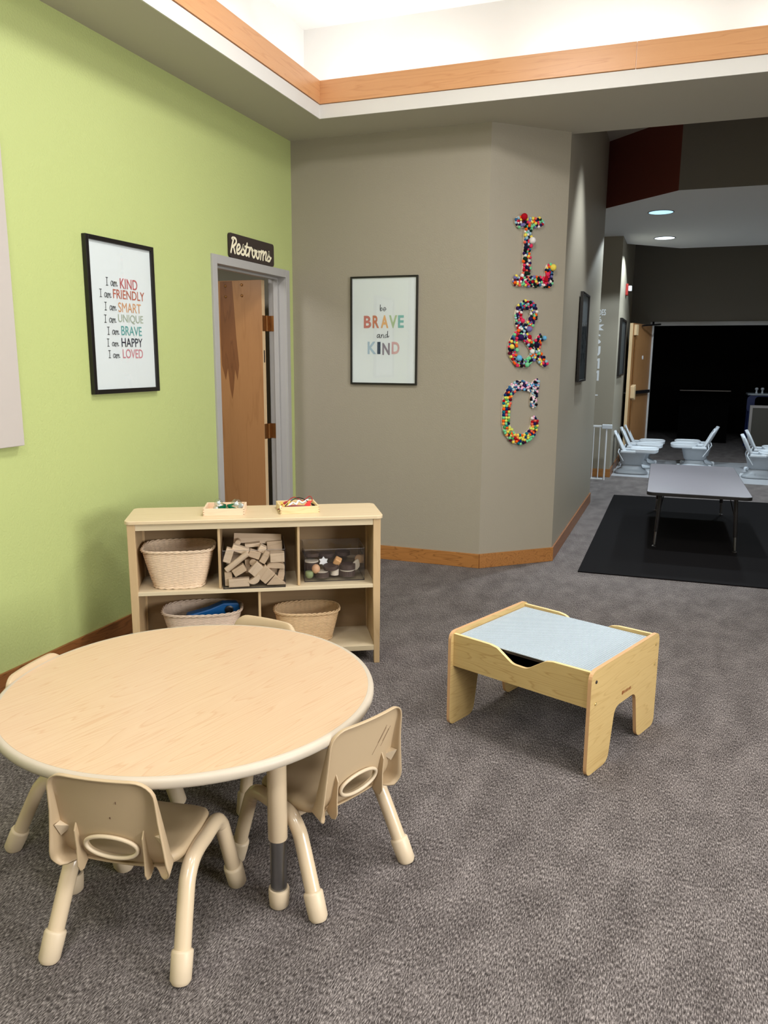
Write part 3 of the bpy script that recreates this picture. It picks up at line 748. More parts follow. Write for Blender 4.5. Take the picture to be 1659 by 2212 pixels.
A_big = [(-0.0425, 0.0886, 0.0174, 'pink'), (0.012, 0.0334, 0.0212, 'lilac'), (-0.0524, -0.0229, 0.0232, 'purple'), (-0.1194, -0.0861, 0.0184, 'yellow'), (-0.0752, -0.1083, 0.0148, 'mint'), (-0.0594, -0.1637, 0.0223, 'skyblue'), (0.0084, -0.2079, 0.0187, 'mint'), (0.0446, -0.1172, 0.0186, 'white'), (0.1404, -0.0243, 0.0166, 'skyblue'), (0.0196, -0.019, 0.0156, 'red'), (0.0761, -0.0681, 0.0172, 'navy'), (-0.0694, 0.022, 0.0127, 'orange'), (0.0701, 0.1519, 0.0113, 'white'), (0.0661, 0.1307, 0.0107, 'orange'), (0.0204, 0.1028, 0.0155, 'purple'), (-0.0997, -0.0053, 0.0127, 'mint'), (0.0428, 0.058, 0.0119, 'mint'), (-0.0844, 0.1729, 0.0125, 'purple'), (-0.0081, 0.1736, 0.0126, 'navy'), (-0.0533, 0.1444, 0.0106, 'white'), (-0.0825, 0.1297, 0.0117, 'purple'), (0.0151, 0.2121, 0.0134, 'darkgreen'), (0.0956, -0.0164, 0.01, 'pink'), (0.1109, -0.0147, 0.012, 'darkgreen'), (0.1049, -0.131, 0.0121, 'mint'), (0.1105, -0.1728, 0.0121, 'yellow'), (0.0248, -0.1632, 0.0143, 'mint'), (-0.045, 0.0351, 0.0118, 'white'), (-0.0242, 0.0186, 0.0119, 'sky'), (0.0019, -0.0008, 0.0108, 'yellow'), (-0.1209, -0.0507, 0.0118, 'yellow'), (-0.0774, -0.0601, 0.0099, 'yellow'), (-0.0797, -0.0814, 0.0119, 'orange'), (-0.1284, -0.1088, 0.0113, 'navy'), (-0.1036, -0.1441, 0.0119, 'pink'), (-0.1198, -0.1541, 0.0114, 'yellow'), (-0.1059, -0.1697, 0.0114, 'red'), (-0.0335, -0.2152, 0.0129, 'black'), (-0.0672, -0.2124, 0.0137, 'pink'), (0.1392, -0.1973, 0.0122, 'pink'), (0.1447, -0.1712, 0.011, 'orange'), (0.0552, 0.181, 0.0112, 'purple'), (0.041, -0.0771, 0.0143, 'darkgreen'), (0.0715, -0.0424, 0.0114, 'pink')]
pom_letter('pompom_letter', 'ampersand covered in mixed pompoms, between the L and the C', 0.3136, 1.6475, chain(A_path), A_big, 8000, PAL, [0.012, 0.0105, 0.0095, 0.008])
C_path = [(0.1097, 0.0530, 0.0251), (0.1105, 0.0937, 0.0279), (0.1116, 0.1407, 0.0278), (0.0759, 0.1702, 0.0291), (0.0171, 0.188, 0.0319), (-0.0399, 0.1797, 0.0332), (-0.0787, 0.1453, 0.0332), (-0.1034, 0.0963, 0.0319), (-0.1106, 0.0268, 0.032), (-0.1099, -0.0316, 0.0321), (-0.1041, -0.0903, 0.0323), (-0.0729, -0.15, 0.034), (-0.0237, -0.187, 0.0342), (0.0313, -0.1917, 0.0343), (0.0785, -0.1693, 0.0329), (0.1114, -0.1344, 0.0314), (0.1231, -0.0899, 0.0283), (0.121, -0.0570, 0.0262)]
C_spur = [(0.0957, 0.1846, 0.0175), (0.1285, 0.2136, 0.0175), (0.1342, 0.1698, 0.0146)]
RAIN = ['teal', 'lime', 'orange', 'peach', 'navy', 'yellow', 'maroon', 'red', 'mint', 'royal', 'green', 'lime', 'purple', 'salmon', 'mint', 'yellow', 'orange', 'darkblue']
COOLP = ['navy', 'black', 'skyblue', 'blue', 'palepink', 'white', 'sky', 'purple', 'palepink', 'white', 'black', 'sky']
def c_regions(x, z, r):
    cool = z > 0.155 or (x > 0.03 and z > 0.0) or (x > 0.08 and z > -0.055)
    return (COOLP, random.choice([0.0105, 0.0085, 0.0065])) if cool else (RAIN, 0.0115)
C_row = []
rowcols = [('yellow', 'mint', 'orange'), ('orange', 'royal', 'maroon'), ('teal', 'red', 'lime'), ('royal', 'salmon', 'mint'), ('mint', 'lime', 'lime'), ('orange', 'lime', 'green'), ('peach', 'mint', 'navy')]
for i, cs in enumerate(rowcols):
    for j, cc in enumerate(cs):
        C_row.append((-0.131 + j * 0.0205, 0.045 - i * 0.0205, 0.0115, cc))
pom_letter('pompom_letter', 'letter C with rainbow rows of pompoms, lowest on the angled wall', 0.2824, 1.1114, chain(C_path) + chain(C_spur), C_row, 6000, RAIN, [0.0105], c_regions)

# =================================================================== SHELF UNIT
SH = math.radians(29.3)
SO = Vector((-2.304, 2.877, 0))
su = Vector((math.cos(SH), math.sin(SH), 0)); sv = Vector((-math.sin(SH), math.cos(SH), 0))
def S(x, v, z): return tuple(SO + su * x + sv * v + Vector((0, 0, z)))
shelf = empty('cubby_shelf', 'low maple shelf unit with five cubbies standing before the restroom door', 'shelf', tuple(SO), SH)
MB().prism(rrect(-0.011, 1.181, -0.012, 0.322, 0.03), 0.728, 0.745).build('top', [M['maple']], shelf, bevel=0.003)
for (x0, s) in ((0.0, 1), (1.17, -1)):
    X = lambda t: x0 + s * t
    sp = bx('side_panel', M['maple_z'], (min(X(.009), X(.027)), max(X(.009), X(.027)), 0.03, 0.28, 0.06, 0.728), shelf)
    for (a, b) in ((0.0, 0.03), (0.28, 0.31)):
        MB().prism([(X(0), .727), (X(.036), .727), (X(.036), .35), (X(.029), 0.0), (X(0.002), 0.0)], a, b, 'xz').build('leg', M['maple_z'], shelf, bevel=0.002)
bx('apron', M['maple_pale'], (0.036, 1.134, 0.004, 0.022, 0.697, 0.7275), shelf, bevel=0.001)
bx('shelf_board', M['maple_pale'], (0.0275, 1.1425, 0.002, 0.295, 0.387, 0.405), shelf, bevel=0.0015)
bx('bottom_board', M['maple_pale'], (0.0275, 1.1425, 0.002, 0.295, 0.066, 0.092), shelf, bevel=0.0015)
bx('back_panel', M['maple_back'], (0.027, 1.143, 0.2955, 0.302, 0.066, 0.7275), shelf)
for x in (0.402, 0.772):
    bx('divider', M['maple_z'], (x, x + 0.012, 0.02, 0.295, 0.4055, 0.7275), shelf, bevel=0.003)
bx('divider', M['maple_z'], (0.583, 0.595, 0.02, 0.295, 0.0925, 0.3865), shelf, bevel=0.003)

# ------------------------------------------------------------------ baskets
def basket(label, x, v, z, at, bt, ab, bb, h, power, stakes, nrows, mat, name='wicker_basket'):
    r = empty(name, label, 'basket', S(x, v, z), SH, 'wicker baskets in the shelf unit')
    def per(a, b, t):
        c, s = math.cos(t), math.sin(t)
        return (a * math.copysign(abs(c) ** (2 / power), c), b * math.copysign(abs(s) ** (2 / power), s))
    # even spacing along the outline
    def outline(a, b, n):
        raw = [Vector(per(a, b, 2 * PI * i / 720)) for i in range(721)]
        acc = [0]
        for i in range(720): acc.append(acc[-1] + (raw[i + 1] - raw[i]).length)
        out = []; j = 0
        for i in range(n):
            d = acc[-1] * i / n
            while acc[j + 1] < d: j += 1
            t = (d - acc[j]) / max(1e-9, acc[j + 1] - acc[j]); out.append(raw[j].lerp(raw[j + 1], t))
        return out
    per_stake, per_row = 4, 4
    n = stakes * per_stake; loops = []
    nz = nrows * per_row
    for k in range(nz + 1):
        t = k / nz; e = t ** 0.85
        a = ab + (at - ab) * e; b = bb + (bt - bb) * e
        o = outline(a, b, n); row = k // per_row; ph = (k % per_row) / per_row
        lp = []
        for i, p in enumerate(o):
            tn = (o[(i + 1) % n] - o[i - 1]).normalized(); nn = Vector((tn.y, -tn.x))
            weave = math.cos(PI * i / per_stake + PI * row)
            d = 0.0026 * weave * abs(math.sin(PI * ph)) ** 0.6 + 0.0018 * abs(math.sin(PI * ph)) - 0.001
            lp.append((p.x + nn.x * d, p.y + nn.y * d, 0.004 + (h - 0.008) * t))
        loops.append(lp)
    w = MB(); w.loft(loops, True, False)
    w.build('woven_body', mat, r, smooth=60, solid=0.004, solid_off=-1)
    rim = MB(); o = outline(at + 0.002, bt + 0.002, 120)
    for ph in (0, 2 * PI / 3, 4 * PI / 3):
        rim.tube([(p.x * (1 + 0.0), p.y, h - 0.003 + 0.0052 * math.sin(i * 0.62 + ph)) if False else
                  (p.x + 0.0036 * math.cos(i * 0.62 + ph) * (1 if p.x > 0 else -1), p.y + 0.0036 * math.cos(i * 0.62 + ph) * (1 if p.y > 0 else -1), h - 0.003 + 0.0042 * math.sin(i * 0.62 + ph)) for i, p in enumerate(o)], 0.0034, 6, closed=True)
    rim.build('braided_rim', mat, r, smooth=80)
    foot = MB(); o = outline(ab + 0.002, bb + 0.002, 100)
    for ph in (0, PI):
        foot.tube([(p.x + 0.003 * math.cos(i * 0.7 + ph) * (1 if p.x > 0 else -1), p.y, 0.006 + 0.003 * math.sin(i * 0.7 + ph)) for i, p in enumerate(o)], 0.0033, 6, closed=True)
    foot.build('braided_foot', mat, r, smooth=80)
    return r
basket('pale wicker basket, empty, in the upper left cubby of the shelf', 0.213, 0.148, 0.4055, 0.166, 0.132, 0.116, 0.112, 0.185, 3.6, 38, 42, M['wicker'])
basket('grey wicker basket holding a blue toy in the lower left cubby', 0.313, 0.15, 0.0925, 0.188, 0.125, 0.135, 0.10, 0.182, 2.9, 40, 42, M['wicker2'])
basket('golden wicker basket, empty, in the lower right cubby of the shelf', 0.822, 0.165, 0.0925, 0.160, 0.108, 0.122, 0.085, 0.155, 2.7, 34, 36, M['wicker3'])
# blue toy in the grey basket
bt = empty('toy_gun', 'bright blue plastic toy with a round black opening in the lower left basket', 'toy', S(0.36, 0.16, 0.215), SH + math.radians(12))
MB().prism(round_corners([(-0.13, -0.01), (0.02, 0.005), (0.13, 0.03), (0.125, 0.072), (0.05, 0.078), (-0.02, 0.055), (-0.125, 0.035)], 0.012), -0.028, 0.028, 'xz').build('body', M['blue_toy'], bt, bevel=0.006)
MB().lathe([(0.019, 0), (0.021, 0.006), (0.013, 0.008), (0.012, 0.002)], 20).build('muzzle', M['black_edge'], bt, loc=(0.075, -0.028, 0.045), rot=(PI / 2, 0, 0))
MB().prism(round_corners([(-0.14, -0.015), (-0.05, -0.03), (-0.06, -0.008), (-0.13, 0.008)], 0.006), -0.02, 0.02, 'xz').build('grip', pmat('dark_brown_plastic', (66, 40, 30), 0.5), bt, bevel=0.003)

# ------------------------------------------------------------------ bins
def acrylic_bin(label, x0, x1, v0, v1, z, h):
    cx, cv = (x0 + x1) / 2, (v0 + v1) / 2
    r = empty('clear_bin', label, 'bin', S(cx, cv, z), SH)
    a, b, t = (x1 - x0) / 2, (v1 - v0) / 2, 0.003
    w = MB()
    w.box(-a, a, -b, -b + t, 0, h); w.box(-a, a, b - t, b, 0, h); w.box(-a, -a + t, -b + t, b - t, 0, h); w.box(a - t, a, -b + t, b - t, 0, h); w.box(-a + t, a - t, -b + t, b - t, 0, t)
    w.build('bin_body', M['acrylic'], r)
    e = MB(); q = 0.0007
    for (p, s) in (((-a, -b), 1), ((a, -b), 1), ((a, b), 1), ((-a, b), 1)):
        e.box(p[0] - q, p[0] + q, p[1] - q, p[1] + q, 0, h)
    e.box(-a, a, -b - q, -b + q, -0.0003, 0.004); e.box(-a - q, -a + q, -b, b, -0.0003, 0.003); e.box(a - q, a + q, -b, b, -0.0003, 0.003); e.box(-a, a, b - q, b + q, -0.0003, 0.003)
    e.mi = 1
    e.box(-a, a, -b - q * .6, -b + q * .6, h - 0.0014, h); e.box(-a, a, b - q * .6, b + q * .6, h - 0.0014, h)
    e.box(-a - q * .6, -a + q * .6, -b, b, h - 0.0014, h); e.box(a - q * .6, a + q * .6, -b, b, h - 0.0014, h)
    e.build('bin_edge', [M['acrylic_edge'], M['acrylic_top']], r)
    for s in (-1, 1):
        o = [(s * a, y, z_) for (y, z_) in rrect(-0.035, 0.035, h - 0.05, h - 0.025, 0.012)]
        MB().tube(o, 0.0022, 6, closed=True).build('handle_slot', M['acrylic_edge'], r)
    return r
acrylic_bin('clear acrylic bin heaped with wooden blocks in the upper middle cubby', 0.423, 0.713, 0.004, 0.285, 0.4055, 0.186)
acrylic_bin('clear acrylic bin of lids and small toys in the upper right cubby', 0.808, 1.101, 0.074, 0.288, 0.4055, 0.162)

# wooden blocks: (kind, label, zoomed x, zoomed y, width, height, depth, turn, v)
def bpos(zx, zy, v): return S(0.568 + (0.423 + (zx - 85) * 0.000483 - 0.568) * 0.955, v, 0.4095 + (638 - zy) * 0.000492)
K = 0.000485
def block(kind, label, zx, zy, wd, ht, dp, turn, v, mat='block', tilt=0.0):
    a, b, c = wd * K / 2, ht * K / 2, dp / 2
    w = MB()
    if kind == 'brick': w.box(-a, a, -c, c, -b, b)
    elif kind == 'tri': w.prism([(-a, -b), (a, -b), (0.0, b)] if dp >= 0.03 else [(-a, -b), (a, -b), (a, b)], -c, c, 'xz')
    elif kind == 'rtri': w.prism([(-a, -b), (a, -b), (-a * 0.12, b)], -c, c, 'xz')
    elif kind == 'half': w.prism([(a * math.cos(PI * k / 16), b * 2 * math.sin(PI * k / 16) - b) for k in range(17)], -c, c, 'xz')
    elif kind == 'rod': w.tube([(-a, 0, 0), (a, 0, 0)], b, 20)
    elif kind == 'disc': w.tube([(0, -c, 0), (0, c, 0)], a, 24)
    elif kind == 'arch': w.prism([(-a, -b), (a, -b)] + [(a * math.cos(PI * k / 12), -b + 2 * b * math.sin(PI * k / 12) ** 0.6) for k in range(1, 12)], -c, c, 'xz')
    elif kind == 'long': w.prism([(-c, -b), (c, -b), (0, b)], -a, a, 'yz')
    o = w.build('wooden_block', M[mat], None, bevel=0.0018, smooth=30)
    o.location = bpos(zx, zy, v)
    o.rotation_euler = (Matrix.Rotation(SH, 3, 'Z') @ Matrix.Rotation(-math.radians(turn), 3, 'Y') @ Matrix.Rotation(math.radians(tilt), 3, 'X')).to_euler()
    return tag(o, label, 'block', 'wooden blocks in the clear bin')
block('brick', 'flat rectangular block on the bottom of the block bin, front left', 228, 596, 198, 80, 0.04, 1, 0.035, 'block2')
block('brick', 'upright block in the front bottom left corner of the block bin', 122, 562, 72, 140, 0.035, 2, 0.05)
block('half', 'half disc block at the bottom middle of the block bin, flat side up', 392, 578, 130, 62, 0.035, 212, 0.03, 'block2')
block('brick', 'largest square block set cornerwise low in the block bin', 497, 524, 138, 132, 0.035, 46, 0.032)
block('brick', 'slim rectangular block leaning on the big cornerwise square block', 402, 470, 128, 92, 0.035, 47, 0.034, 'block2')
block('rtri', 'triangular block with its tip up in the front right corner of the bin', 608, 578, 190, 100, 0.029, 0, 0.03)
block('rod', 'long round dowel slanting up from the left side of the block bin', 212, 392, 270, 58, 0.03, 38, 0.03, 'block2')
block('brick', 'chamfered brick under the slanting dowel in the block bin', 232, 476, 124, 74, 0.04, 30, 0.035)
block('brick', 'tall block leaning at the left wall of the block bin', 128, 330, 74, 140, 0.04, -18, 0.045, 'block2')
block('brick', 'bright brick slanting down near the top left of the block bin', 250, 284, 165, 62, 0.04, -20, 0.06, 'block2')
block('brick', 'slanting brick beneath the crossing of the dowel and bright brick', 390, 335, 112, 70, 0.04, -20, 0.06)
block('brick', 'short block end poking up at the top middle of the bin', 470, 292, 70, 66, 0.05, -30, 0.08, 'block2')
block('brick', 'narrow brick leaning right in the middle of the block bin', 496, 362, 62, 120, 0.04, -32, 0.05)
block('brick', 'chunky brick lying level at the right wall of the bin', 622, 362, 138, 90, 0.05, 1, 0.045, 'block2')
block('arch', 'round edged block under the level brick at the right of the bin', 606, 440, 176, 60, 0.04, -4, 0.045)
block('disc', 'round dowel end seen in the gap in mid bin', 374, 416, 70, 70, 0.06, 0, 0.08)
block('long', 'long three sided block lying across the back top of the bin', 425, 222, 470, 92, 0.05, -3, 0.16, 'block2')
block('arch', 'curved block standing in the right corner behind the triangle', 662, 528, 66, 130, 0.04, -10, 0.06)
block('brick', 'shaded upright block behind the chamfered brick', 318, 462, 50, 140, 0.04, 3, 0.09)
block('brick', 'small shaded block behind the triangle in the block bin', 588, 500, 66, 60, 0.04, -12, 0.08)
block('disc', 'small round block end behind the bright brick at bin top', 222, 238, 56, 56, 0.05, 0, 0.12)
block('brick', 'thin block lying flat beneath the long three sided block', 372, 268, 150, 36, 0.05, 4, 0.12, 'block2')
for (zx, zy, tn, lb) in ((300, 560, 8, 'buried block behind the flat block at bin bottom'), (180, 420, -6, 'buried block behind the dowel at the left of the bin'),
                         (470, 420, 12, 'buried block behind the leaning bricks mid bin'), (600, 300, 2, 'buried block under the long three sided block at right')):
    block('brick', lb, zx, zy, 150, 110, 0.05, tn, 0.15)

# things in the right bin
def jpos(zx, zy, v): return S(0.809 + (zx - 888) * 0.000503, v, 0.4095 + (572 - zy) * 0.000492)
def jar_thing(name, label, cat, zx, zy, v, parts, rot=None, group=None):
    r = empty(name, label, cat, jpos(zx, zy, v), rot=rot or (0, 0, SH), group=group)
    for pn, w, m, sm in parts: w.build(pn, m, r, smooth=sm)
    return r
DB = pmat('dark_stained_wood', (70, 54, 48), 0.6, var=(60, 0.25)); CREAMY = pmat('cream_wood', (214, 204, 188), 0.6)
def cyl(r, z0, z1, seg=28, flute=0):
    w = MB()
    if flute:
        loops = [[((r + (0.0013 if k % 2 else 0)) * math.cos(2 * PI * k / (flute * 2)), (r + (0.0013 if k % 2 else 0)) * math.sin(2 * PI * k / (flute * 2)), z) for k in range(flute * 2)] for z in (z0, z1)]
        w.loft(loops)
    else: w.lathe([(r * .96, z0), (r, z0 + .0015), (r, z1 - .0015), (r * .96, z1)], seg)
    return w
jar_thing('fluted_jar', 'dark fluted wooden pot with cream top at the front middle of the bin', 'jar', 1058, 552, 0.115, [('pot', cyl(0.036, 0, 0.026, flute=26), DB, 30), ('filling', cyl(0.034, 0.0262, 0.029), CREAMY, 30)])
jar_thing('fluted_jar', 'dark fluted wooden pot carrying a dark disc at the front right of the bin', 'jar', 1310, 548, 0.118, [('pot', cyl(0.038, 0, 0.026, flute=28), DB, 30), ('filling', cyl(0.037, 0.0262, 0.032), CREAMY, 30)])
jar_thing('wooden_disc', 'thick dark disc resting on the front right fluted pot', 'lid', 1312, 482, 0.118, [('disc', cyl(0.039, 0, 0.027), DB, 30)])
jar_thing('fluted_jar', 'small white ribbed cylinder under the middle dark disc', 'jar', 1185, 540, 0.122, [('pot', cyl(0.021, 0, 0.030, flute=18), CREAMY, 30)])
jar_thing('wooden_disc', 'dark disc on the white ribbed cylinder in mid bin', 'lid', 1152, 478, 0.125, [('disc', cyl(0.038, 0, 0.019), DB, 30)], rot=(math.radians(6), math.radians(-4), SH))
jar_thing('wooden_disc', 'dark disc high at the back left of the right bin', 'lid', 975, 385, 0.21, [('disc', cyl(0.038, 0, 0.018), DB, 30)])
jar_thing('fluted_jar', 'dark pot with a white lid against the back left of the bin', 'jar', 968, 500, 0.185, [('pot', cyl(0.036, 0, 0.034, flute=26), DB, 30), ('lid', cyl(0.036, 0.0342, 0.041), CREAMY, 30)])
jar_thing('wooden_disc', 'dark disc behind the white star in the right bin', 'lid', 1120, 412, 0.24, [('disc', cyl(0.040, 0, 0.02), DB, 30)])
jar_thing('wooden_disc', 'dark disc at the back right of the right bin', 'lid', 1290, 398, 0.24, [('disc', cyl(0.038, 0, 0.02), DB, 30)])
w = MB(); w.prism([((0.026 if k % 2 else 0.016) * math.cos(PI * k / 6), (0.026 if k % 2 else 0.016) * math.sin(PI * k / 6)) for k in range(12)], -0.005, 0.005, 'xz')
o = w.build('wooden_star', M['white_metal'], None, bevel=0.001); o.location = jpos(1085, 425, 0.165); o.rotation_euler = (math.radians(-25), 0, SH); tag(o, 'white six pointed star leaning among the dark discs', 'star')
o = MB().ball((0, 0, 0), 0.0205, 20, 14, (1, 1, 1.18)).build('wooden_egg', pmat('peach_wood', (218, 172, 134), 0.5), None, smooth=180); o.location = jpos(1000, 462, 0.1); o.rotation_euler = (0.15, 0.1, 0); tag(o, 'peach coloured wooden egg at the front left of the right bin', 'egg')
o = MB().lathe([(0.012, 0), (0.018, 0.006), (0.0205, 0.016), (0.0195, 0.032), (0.0175, 0.034)], 24).build('wooden_cup', pmat('sage_green_wood', (136, 150, 106), 0.5), None, smooth=50); o.location = jpos(935, 553, 0.1); o.rotation_euler = (0, 0, SH); tag(o, 'sage green cup in the front left corner of the right bin', 'cup')
o = MB().box(-0.017, 0.017, -0.017, 0.017, -0.017, 0.017).build('wooden_cube', pmat('light_orange_wood', (232, 178, 120), 0.5), None, bevel=0.006, segs=3); o.location = jpos(1217, 405, 0.13); o.rotation_euler = (0.4, 0.5, 0.4); tag(o, 'light orange cube perched on the dark discs', 'cube')
w = MB(); w.prism([(0.019 * math.cos(t) * (1 - 0.45 * max(0, math.sin(t))), 0.03 * math.sin(t)) for t in [2 * PI * k / 24 for k in range(24)]], -0.006, 0.006, 'xz')
o = w.build('wooden_teardrop', CREAMY, None, bevel=0.002); o.location = jpos(1400, 445, 0.125); o.rotation_euler = (0.1, 0.3, SH); tag(o, 'white teardrop piece leaning at the right side of the bin', 'toy')
o = MB().tube([(0, -0.006, 0), (0, 0.006, 0)], 0.022, 24).build('wooden_disc', pmat('tan_wood', (196, 160, 122), 0.5), None, bevel=0.001); o.location = jpos(1448, 428, 0.2); o.rotation_euler = (0.1, 0, SH); tag(o, 'tan disc standing on edge at the right wall of the bin', 'disc')

# ------------------------------------------------------------------ trays on the shelf top
def tray(label, x, v, rz, wd, dp, mat):
    r = empty('wooden_tray', label, 'tray', S(x, v, 0.7452), SH + rz)
    a, b, h, t = wd / 2, dp / 2, 0.034, 0.009
    w = MB(); w.box(-a, a, -b, -b + t, 0, h); w.box(-a, a, b - t, b, 0, h); w.box(-a, -a + t, -b + t, b - t, 0, h); w.box(a - t, a, -b + t, b - t, 0, h)
    w.build('tray_wall', mat, r, bevel=0.0012)
    bx('tray_floor', mat, (-a + t, a - t, -b + t, b - t, 0.0, 0.005), r)
    w = MB()
    for s in (-1, 1):
        for k in range(3): w.box(min(s * a, s * (a - 0.006)), max(s * a, s * (a - 0.006)), -b - 0.0004, -b + 0.001, 0.005 + k * 0.0115, 0.008 + k * 0.0115)
    w.build('finger_joint', pmat('dark_joint_wood', (170, 130, 96), 0.6), r)  # darker strips mark the joints at the tray corners
    return r
tray('pinkish pine tray of clear bulbs on the shelf top, left one', 0.437, 0.156, math.radians(-3), 0.192, 0.175, M['tray_pink'])
tray('yellow pine tray of red and black clip leads on the shelf top, right one', 0.783, 0.17, math.radians(5), 0.188, 0.185, M['tray_pine'])
GLS = clear_mat('bulb_glass', (0.86, 0.92, 0.90), 0.16, 0.05)
def bulb(label, x, v, z, r_, tilt, rz):
    r = empty('light_bulb', label, 'bulb', S(x, v, z), rot=(tilt, 0, SH + rz), group='clear bulbs in the left tray')
    MB().lathe([(r_ * .45, -r_ * .95), (r_ * .8, -r_ * .62), (r_, 0), (r_ * .82, r_ * .6), (r_ * .45, r_ * .9), (r_ * .05, r_)], 20).build('globe', GLS, r, smooth=80)
    MB().lathe([(r_ * .42, -r_ * 1.5), (r_ * .5, -r_ * 1.45), (r_ * .5, -r_ * 1.0), (r_ * .42, -r_ * .92)], 16).build('base', M['hc_white'], r, smooth=40)
    MB().ball((0, 0, r_ * .1), r_ * .42, 12, 8).build('inner_cap', M['white_metal'], r, smooth=180)
bulb('clear bulb lying at the front left of the pinkish tray', 0.398, 0.105, 0.773, 0.017, math.radians(70), 0.3)
bulb('clear bulb at the back left of the pinkish tray', 0.405, 0.18, 0.786, 0.022, math.radians(-60), 0.4)
bulb('larger clear bulb at the right of the pinkish tray', 0.49, 0.165, 0.782, 0.026, math.radians(65), -0.8)
w = MB()
for k in range(9):
    t = 2 * PI * k / 9; r1 = 0.045 + 0.012 * random.random()
    w.add([(0.012 * math.cos(t - .35), 0.012 * math.sin(t - .35), 0.006), (0.012 * math.cos(t + .35), 0.012 * math.sin(t + .35), 0.006), (r1 * math.cos(t), r1 * math.sin(t), 0.0 + 0.012 * (k % 2)), (0.006 * math.cos(t), 0.006 * math.sin(t), 0.022)], [(0, 1, 3), (1, 2, 3), (2, 0, 3), (0, 2, 1)])
o = w.build('crystal_star', pmat('deep_green_glass', (6, 98, 66), 0.15), None); o.location = S(0.445, 0.135, 0.766); o.rotation_euler = (0.25, 0, SH); tag(o, 'deep green spiky star between the clear bulbs', 'star')
def cable(label, pts, col, rr=0.0022, clip=None):
    P = [Vector(S(x, v, 0.75 + z)) for x, v, z in pts]
    r = empty('clip_lead', label, 'cable', tuple(P[0]), group='clip leads in the right tray')
    q = smooth_path([p - P[0] for p in P], 6)
    MB().tube(q, rr, 8).build('wire', pmat('wire_' + label.split()[0], col, 0.4), r, smooth=60)
    for e, (a, b) in enumerate(((0, 1), (-1, -2))):
        d = (P[a] - P[b]).normalized(); s = P[a] - P[0]
        MB().tube([s, s + d * 0.012, s + d * 0.02, s + d * 0.036], [0.004, 0.006, 0.005, 0.0018], 8).build('clip', pmat('clip_' + label.split()[0], clip or col, 0.35), r, smooth=40)
    return r
cable('yellow clip lead looping up at the left of the right tray', [(0.70, .10, .03), (0.705, .15, .04), (0.725, .12, .018), (0.745, .16, .04), (0.75, .21, .02)], (232, 206, 70), clip=(236, 226, 190))
cable('black clip lead arching across the middle of the right tray', [(0.71, .115, .016), (0.75, .19, .035), (0.79, .20, .052), (0.83, .17, .04), (0.85, .13, .032)], (20, 18, 20))
cable('red clip lead coiled at the back of the right tray', [(0.735, .22, .03), (0.77, .225, .05), (0.81, .2, .036), (0.845, .21, .056), (0.855, .16, .045), (0.835, .14, .03)], (170, 22, 30))
cable('white clip lead heaped in the middle of the right tray', [(0.735, .13, .022), (0.76, .16, .034), (0.775, .14, .030), (0.79, .17, .042), (0.805, .145, .034), (0.82, .17, .038)], (228, 232, 232), 0.0048)
cable('maroon clip lead lying along the front of the right tray', [(0.72, .105, .02), (0.755, .108, .026), (0.79, .11, .024), (0.825, .112, .022)], (122, 10, 24), 0.0065)
o = MB().prism([(-0.014, -0.011), (0.016, -0.006), (0.012, 0.022), (-0.002, 0.016)], -0.008, 0.008, 'xz').build('clothes_peg', pmat('coral_red_plastic', (232, 70, 66), 0.35), None, bevel=0.002); o.location = S(0.829, 0.118, 0.783); o.rotation_euler = (0, 0.3, SH); tag(o, 'coral red clip standing at the front right of the right tray', 'clip')

# =================================================================== ROUND TABLE
TC = Vector((-1.304, 1.883, 0)); TD = -0.025
tb = empty('round_table', 'round maple topped activity table with beige edge, chairs pushed in around it', 'table', tuple(TC))
MB().lathe([(0.51, 0.493), (0.530, 0.495), (0.530, 0.5155)], 120).build('tabletop', M['laminate'], tb, smooth=30)
R0 = 0.530
prof = [(R0, 0.511), (R0 + 0.008, 0.511), (R0 + 0.014, 0.514), (R0 + 0.0172, 0.520), (R0 + 0.0175, 0.530), (R0 + 0.0145, 0.5375), (R0 + 0.008, 0.5405), (R0 + 0.0002, 0.5403)]
loops = [[(r * math.cos(2 * PI * k / 120), r * math.sin(2 * PI * k / 120), z) for k in range(120)] for r, z in [(q, h + TD) for q, h in prof]]
MB().loft(loops + [loops[0]], False, False).build('edge_band', M['band'], tb, smooth=60)
MB().lathe([(0.515, 0.483), (0.522, 0.4925)], 80).build('underside', M['maple_back'], tb)
for (x, y) in ((-0.925, 1.703), (-1.495, 1.553), (-1.683, 2.063), (-1.113, 2.213)):
    lx, ly = x - TC.x, y - TC.y
    lg = MB().lathe([(0.0255, 0.205), (0.0265, 0.207), (0.0265, 0.487)], 28, (lx, ly, 0)).build('leg', M['beige_metal'], tb, smooth=40)
    MB().lathe([(0.0222, 0.035), (0.0222, 0.2052)], 28, (lx, ly, 0)).build('inner_tube', M['chrome'], lg, smooth=40)
    MB().lathe([(0.022, 0.0), (0.0265, 0.005), (0.0285, 0.03), (0.029, 0.052), (0.0275, 0.056), (0.0225, 0.056)], 28, (lx, ly, 0)).build('foot_cap', M['beige'], lg, smooth=50)
    MB().lathe([(0.05, 0.478), (0.05, 0.4828)], 20, (lx, ly, 0)).build('mounting_plate', M['beige_metal'], lg)

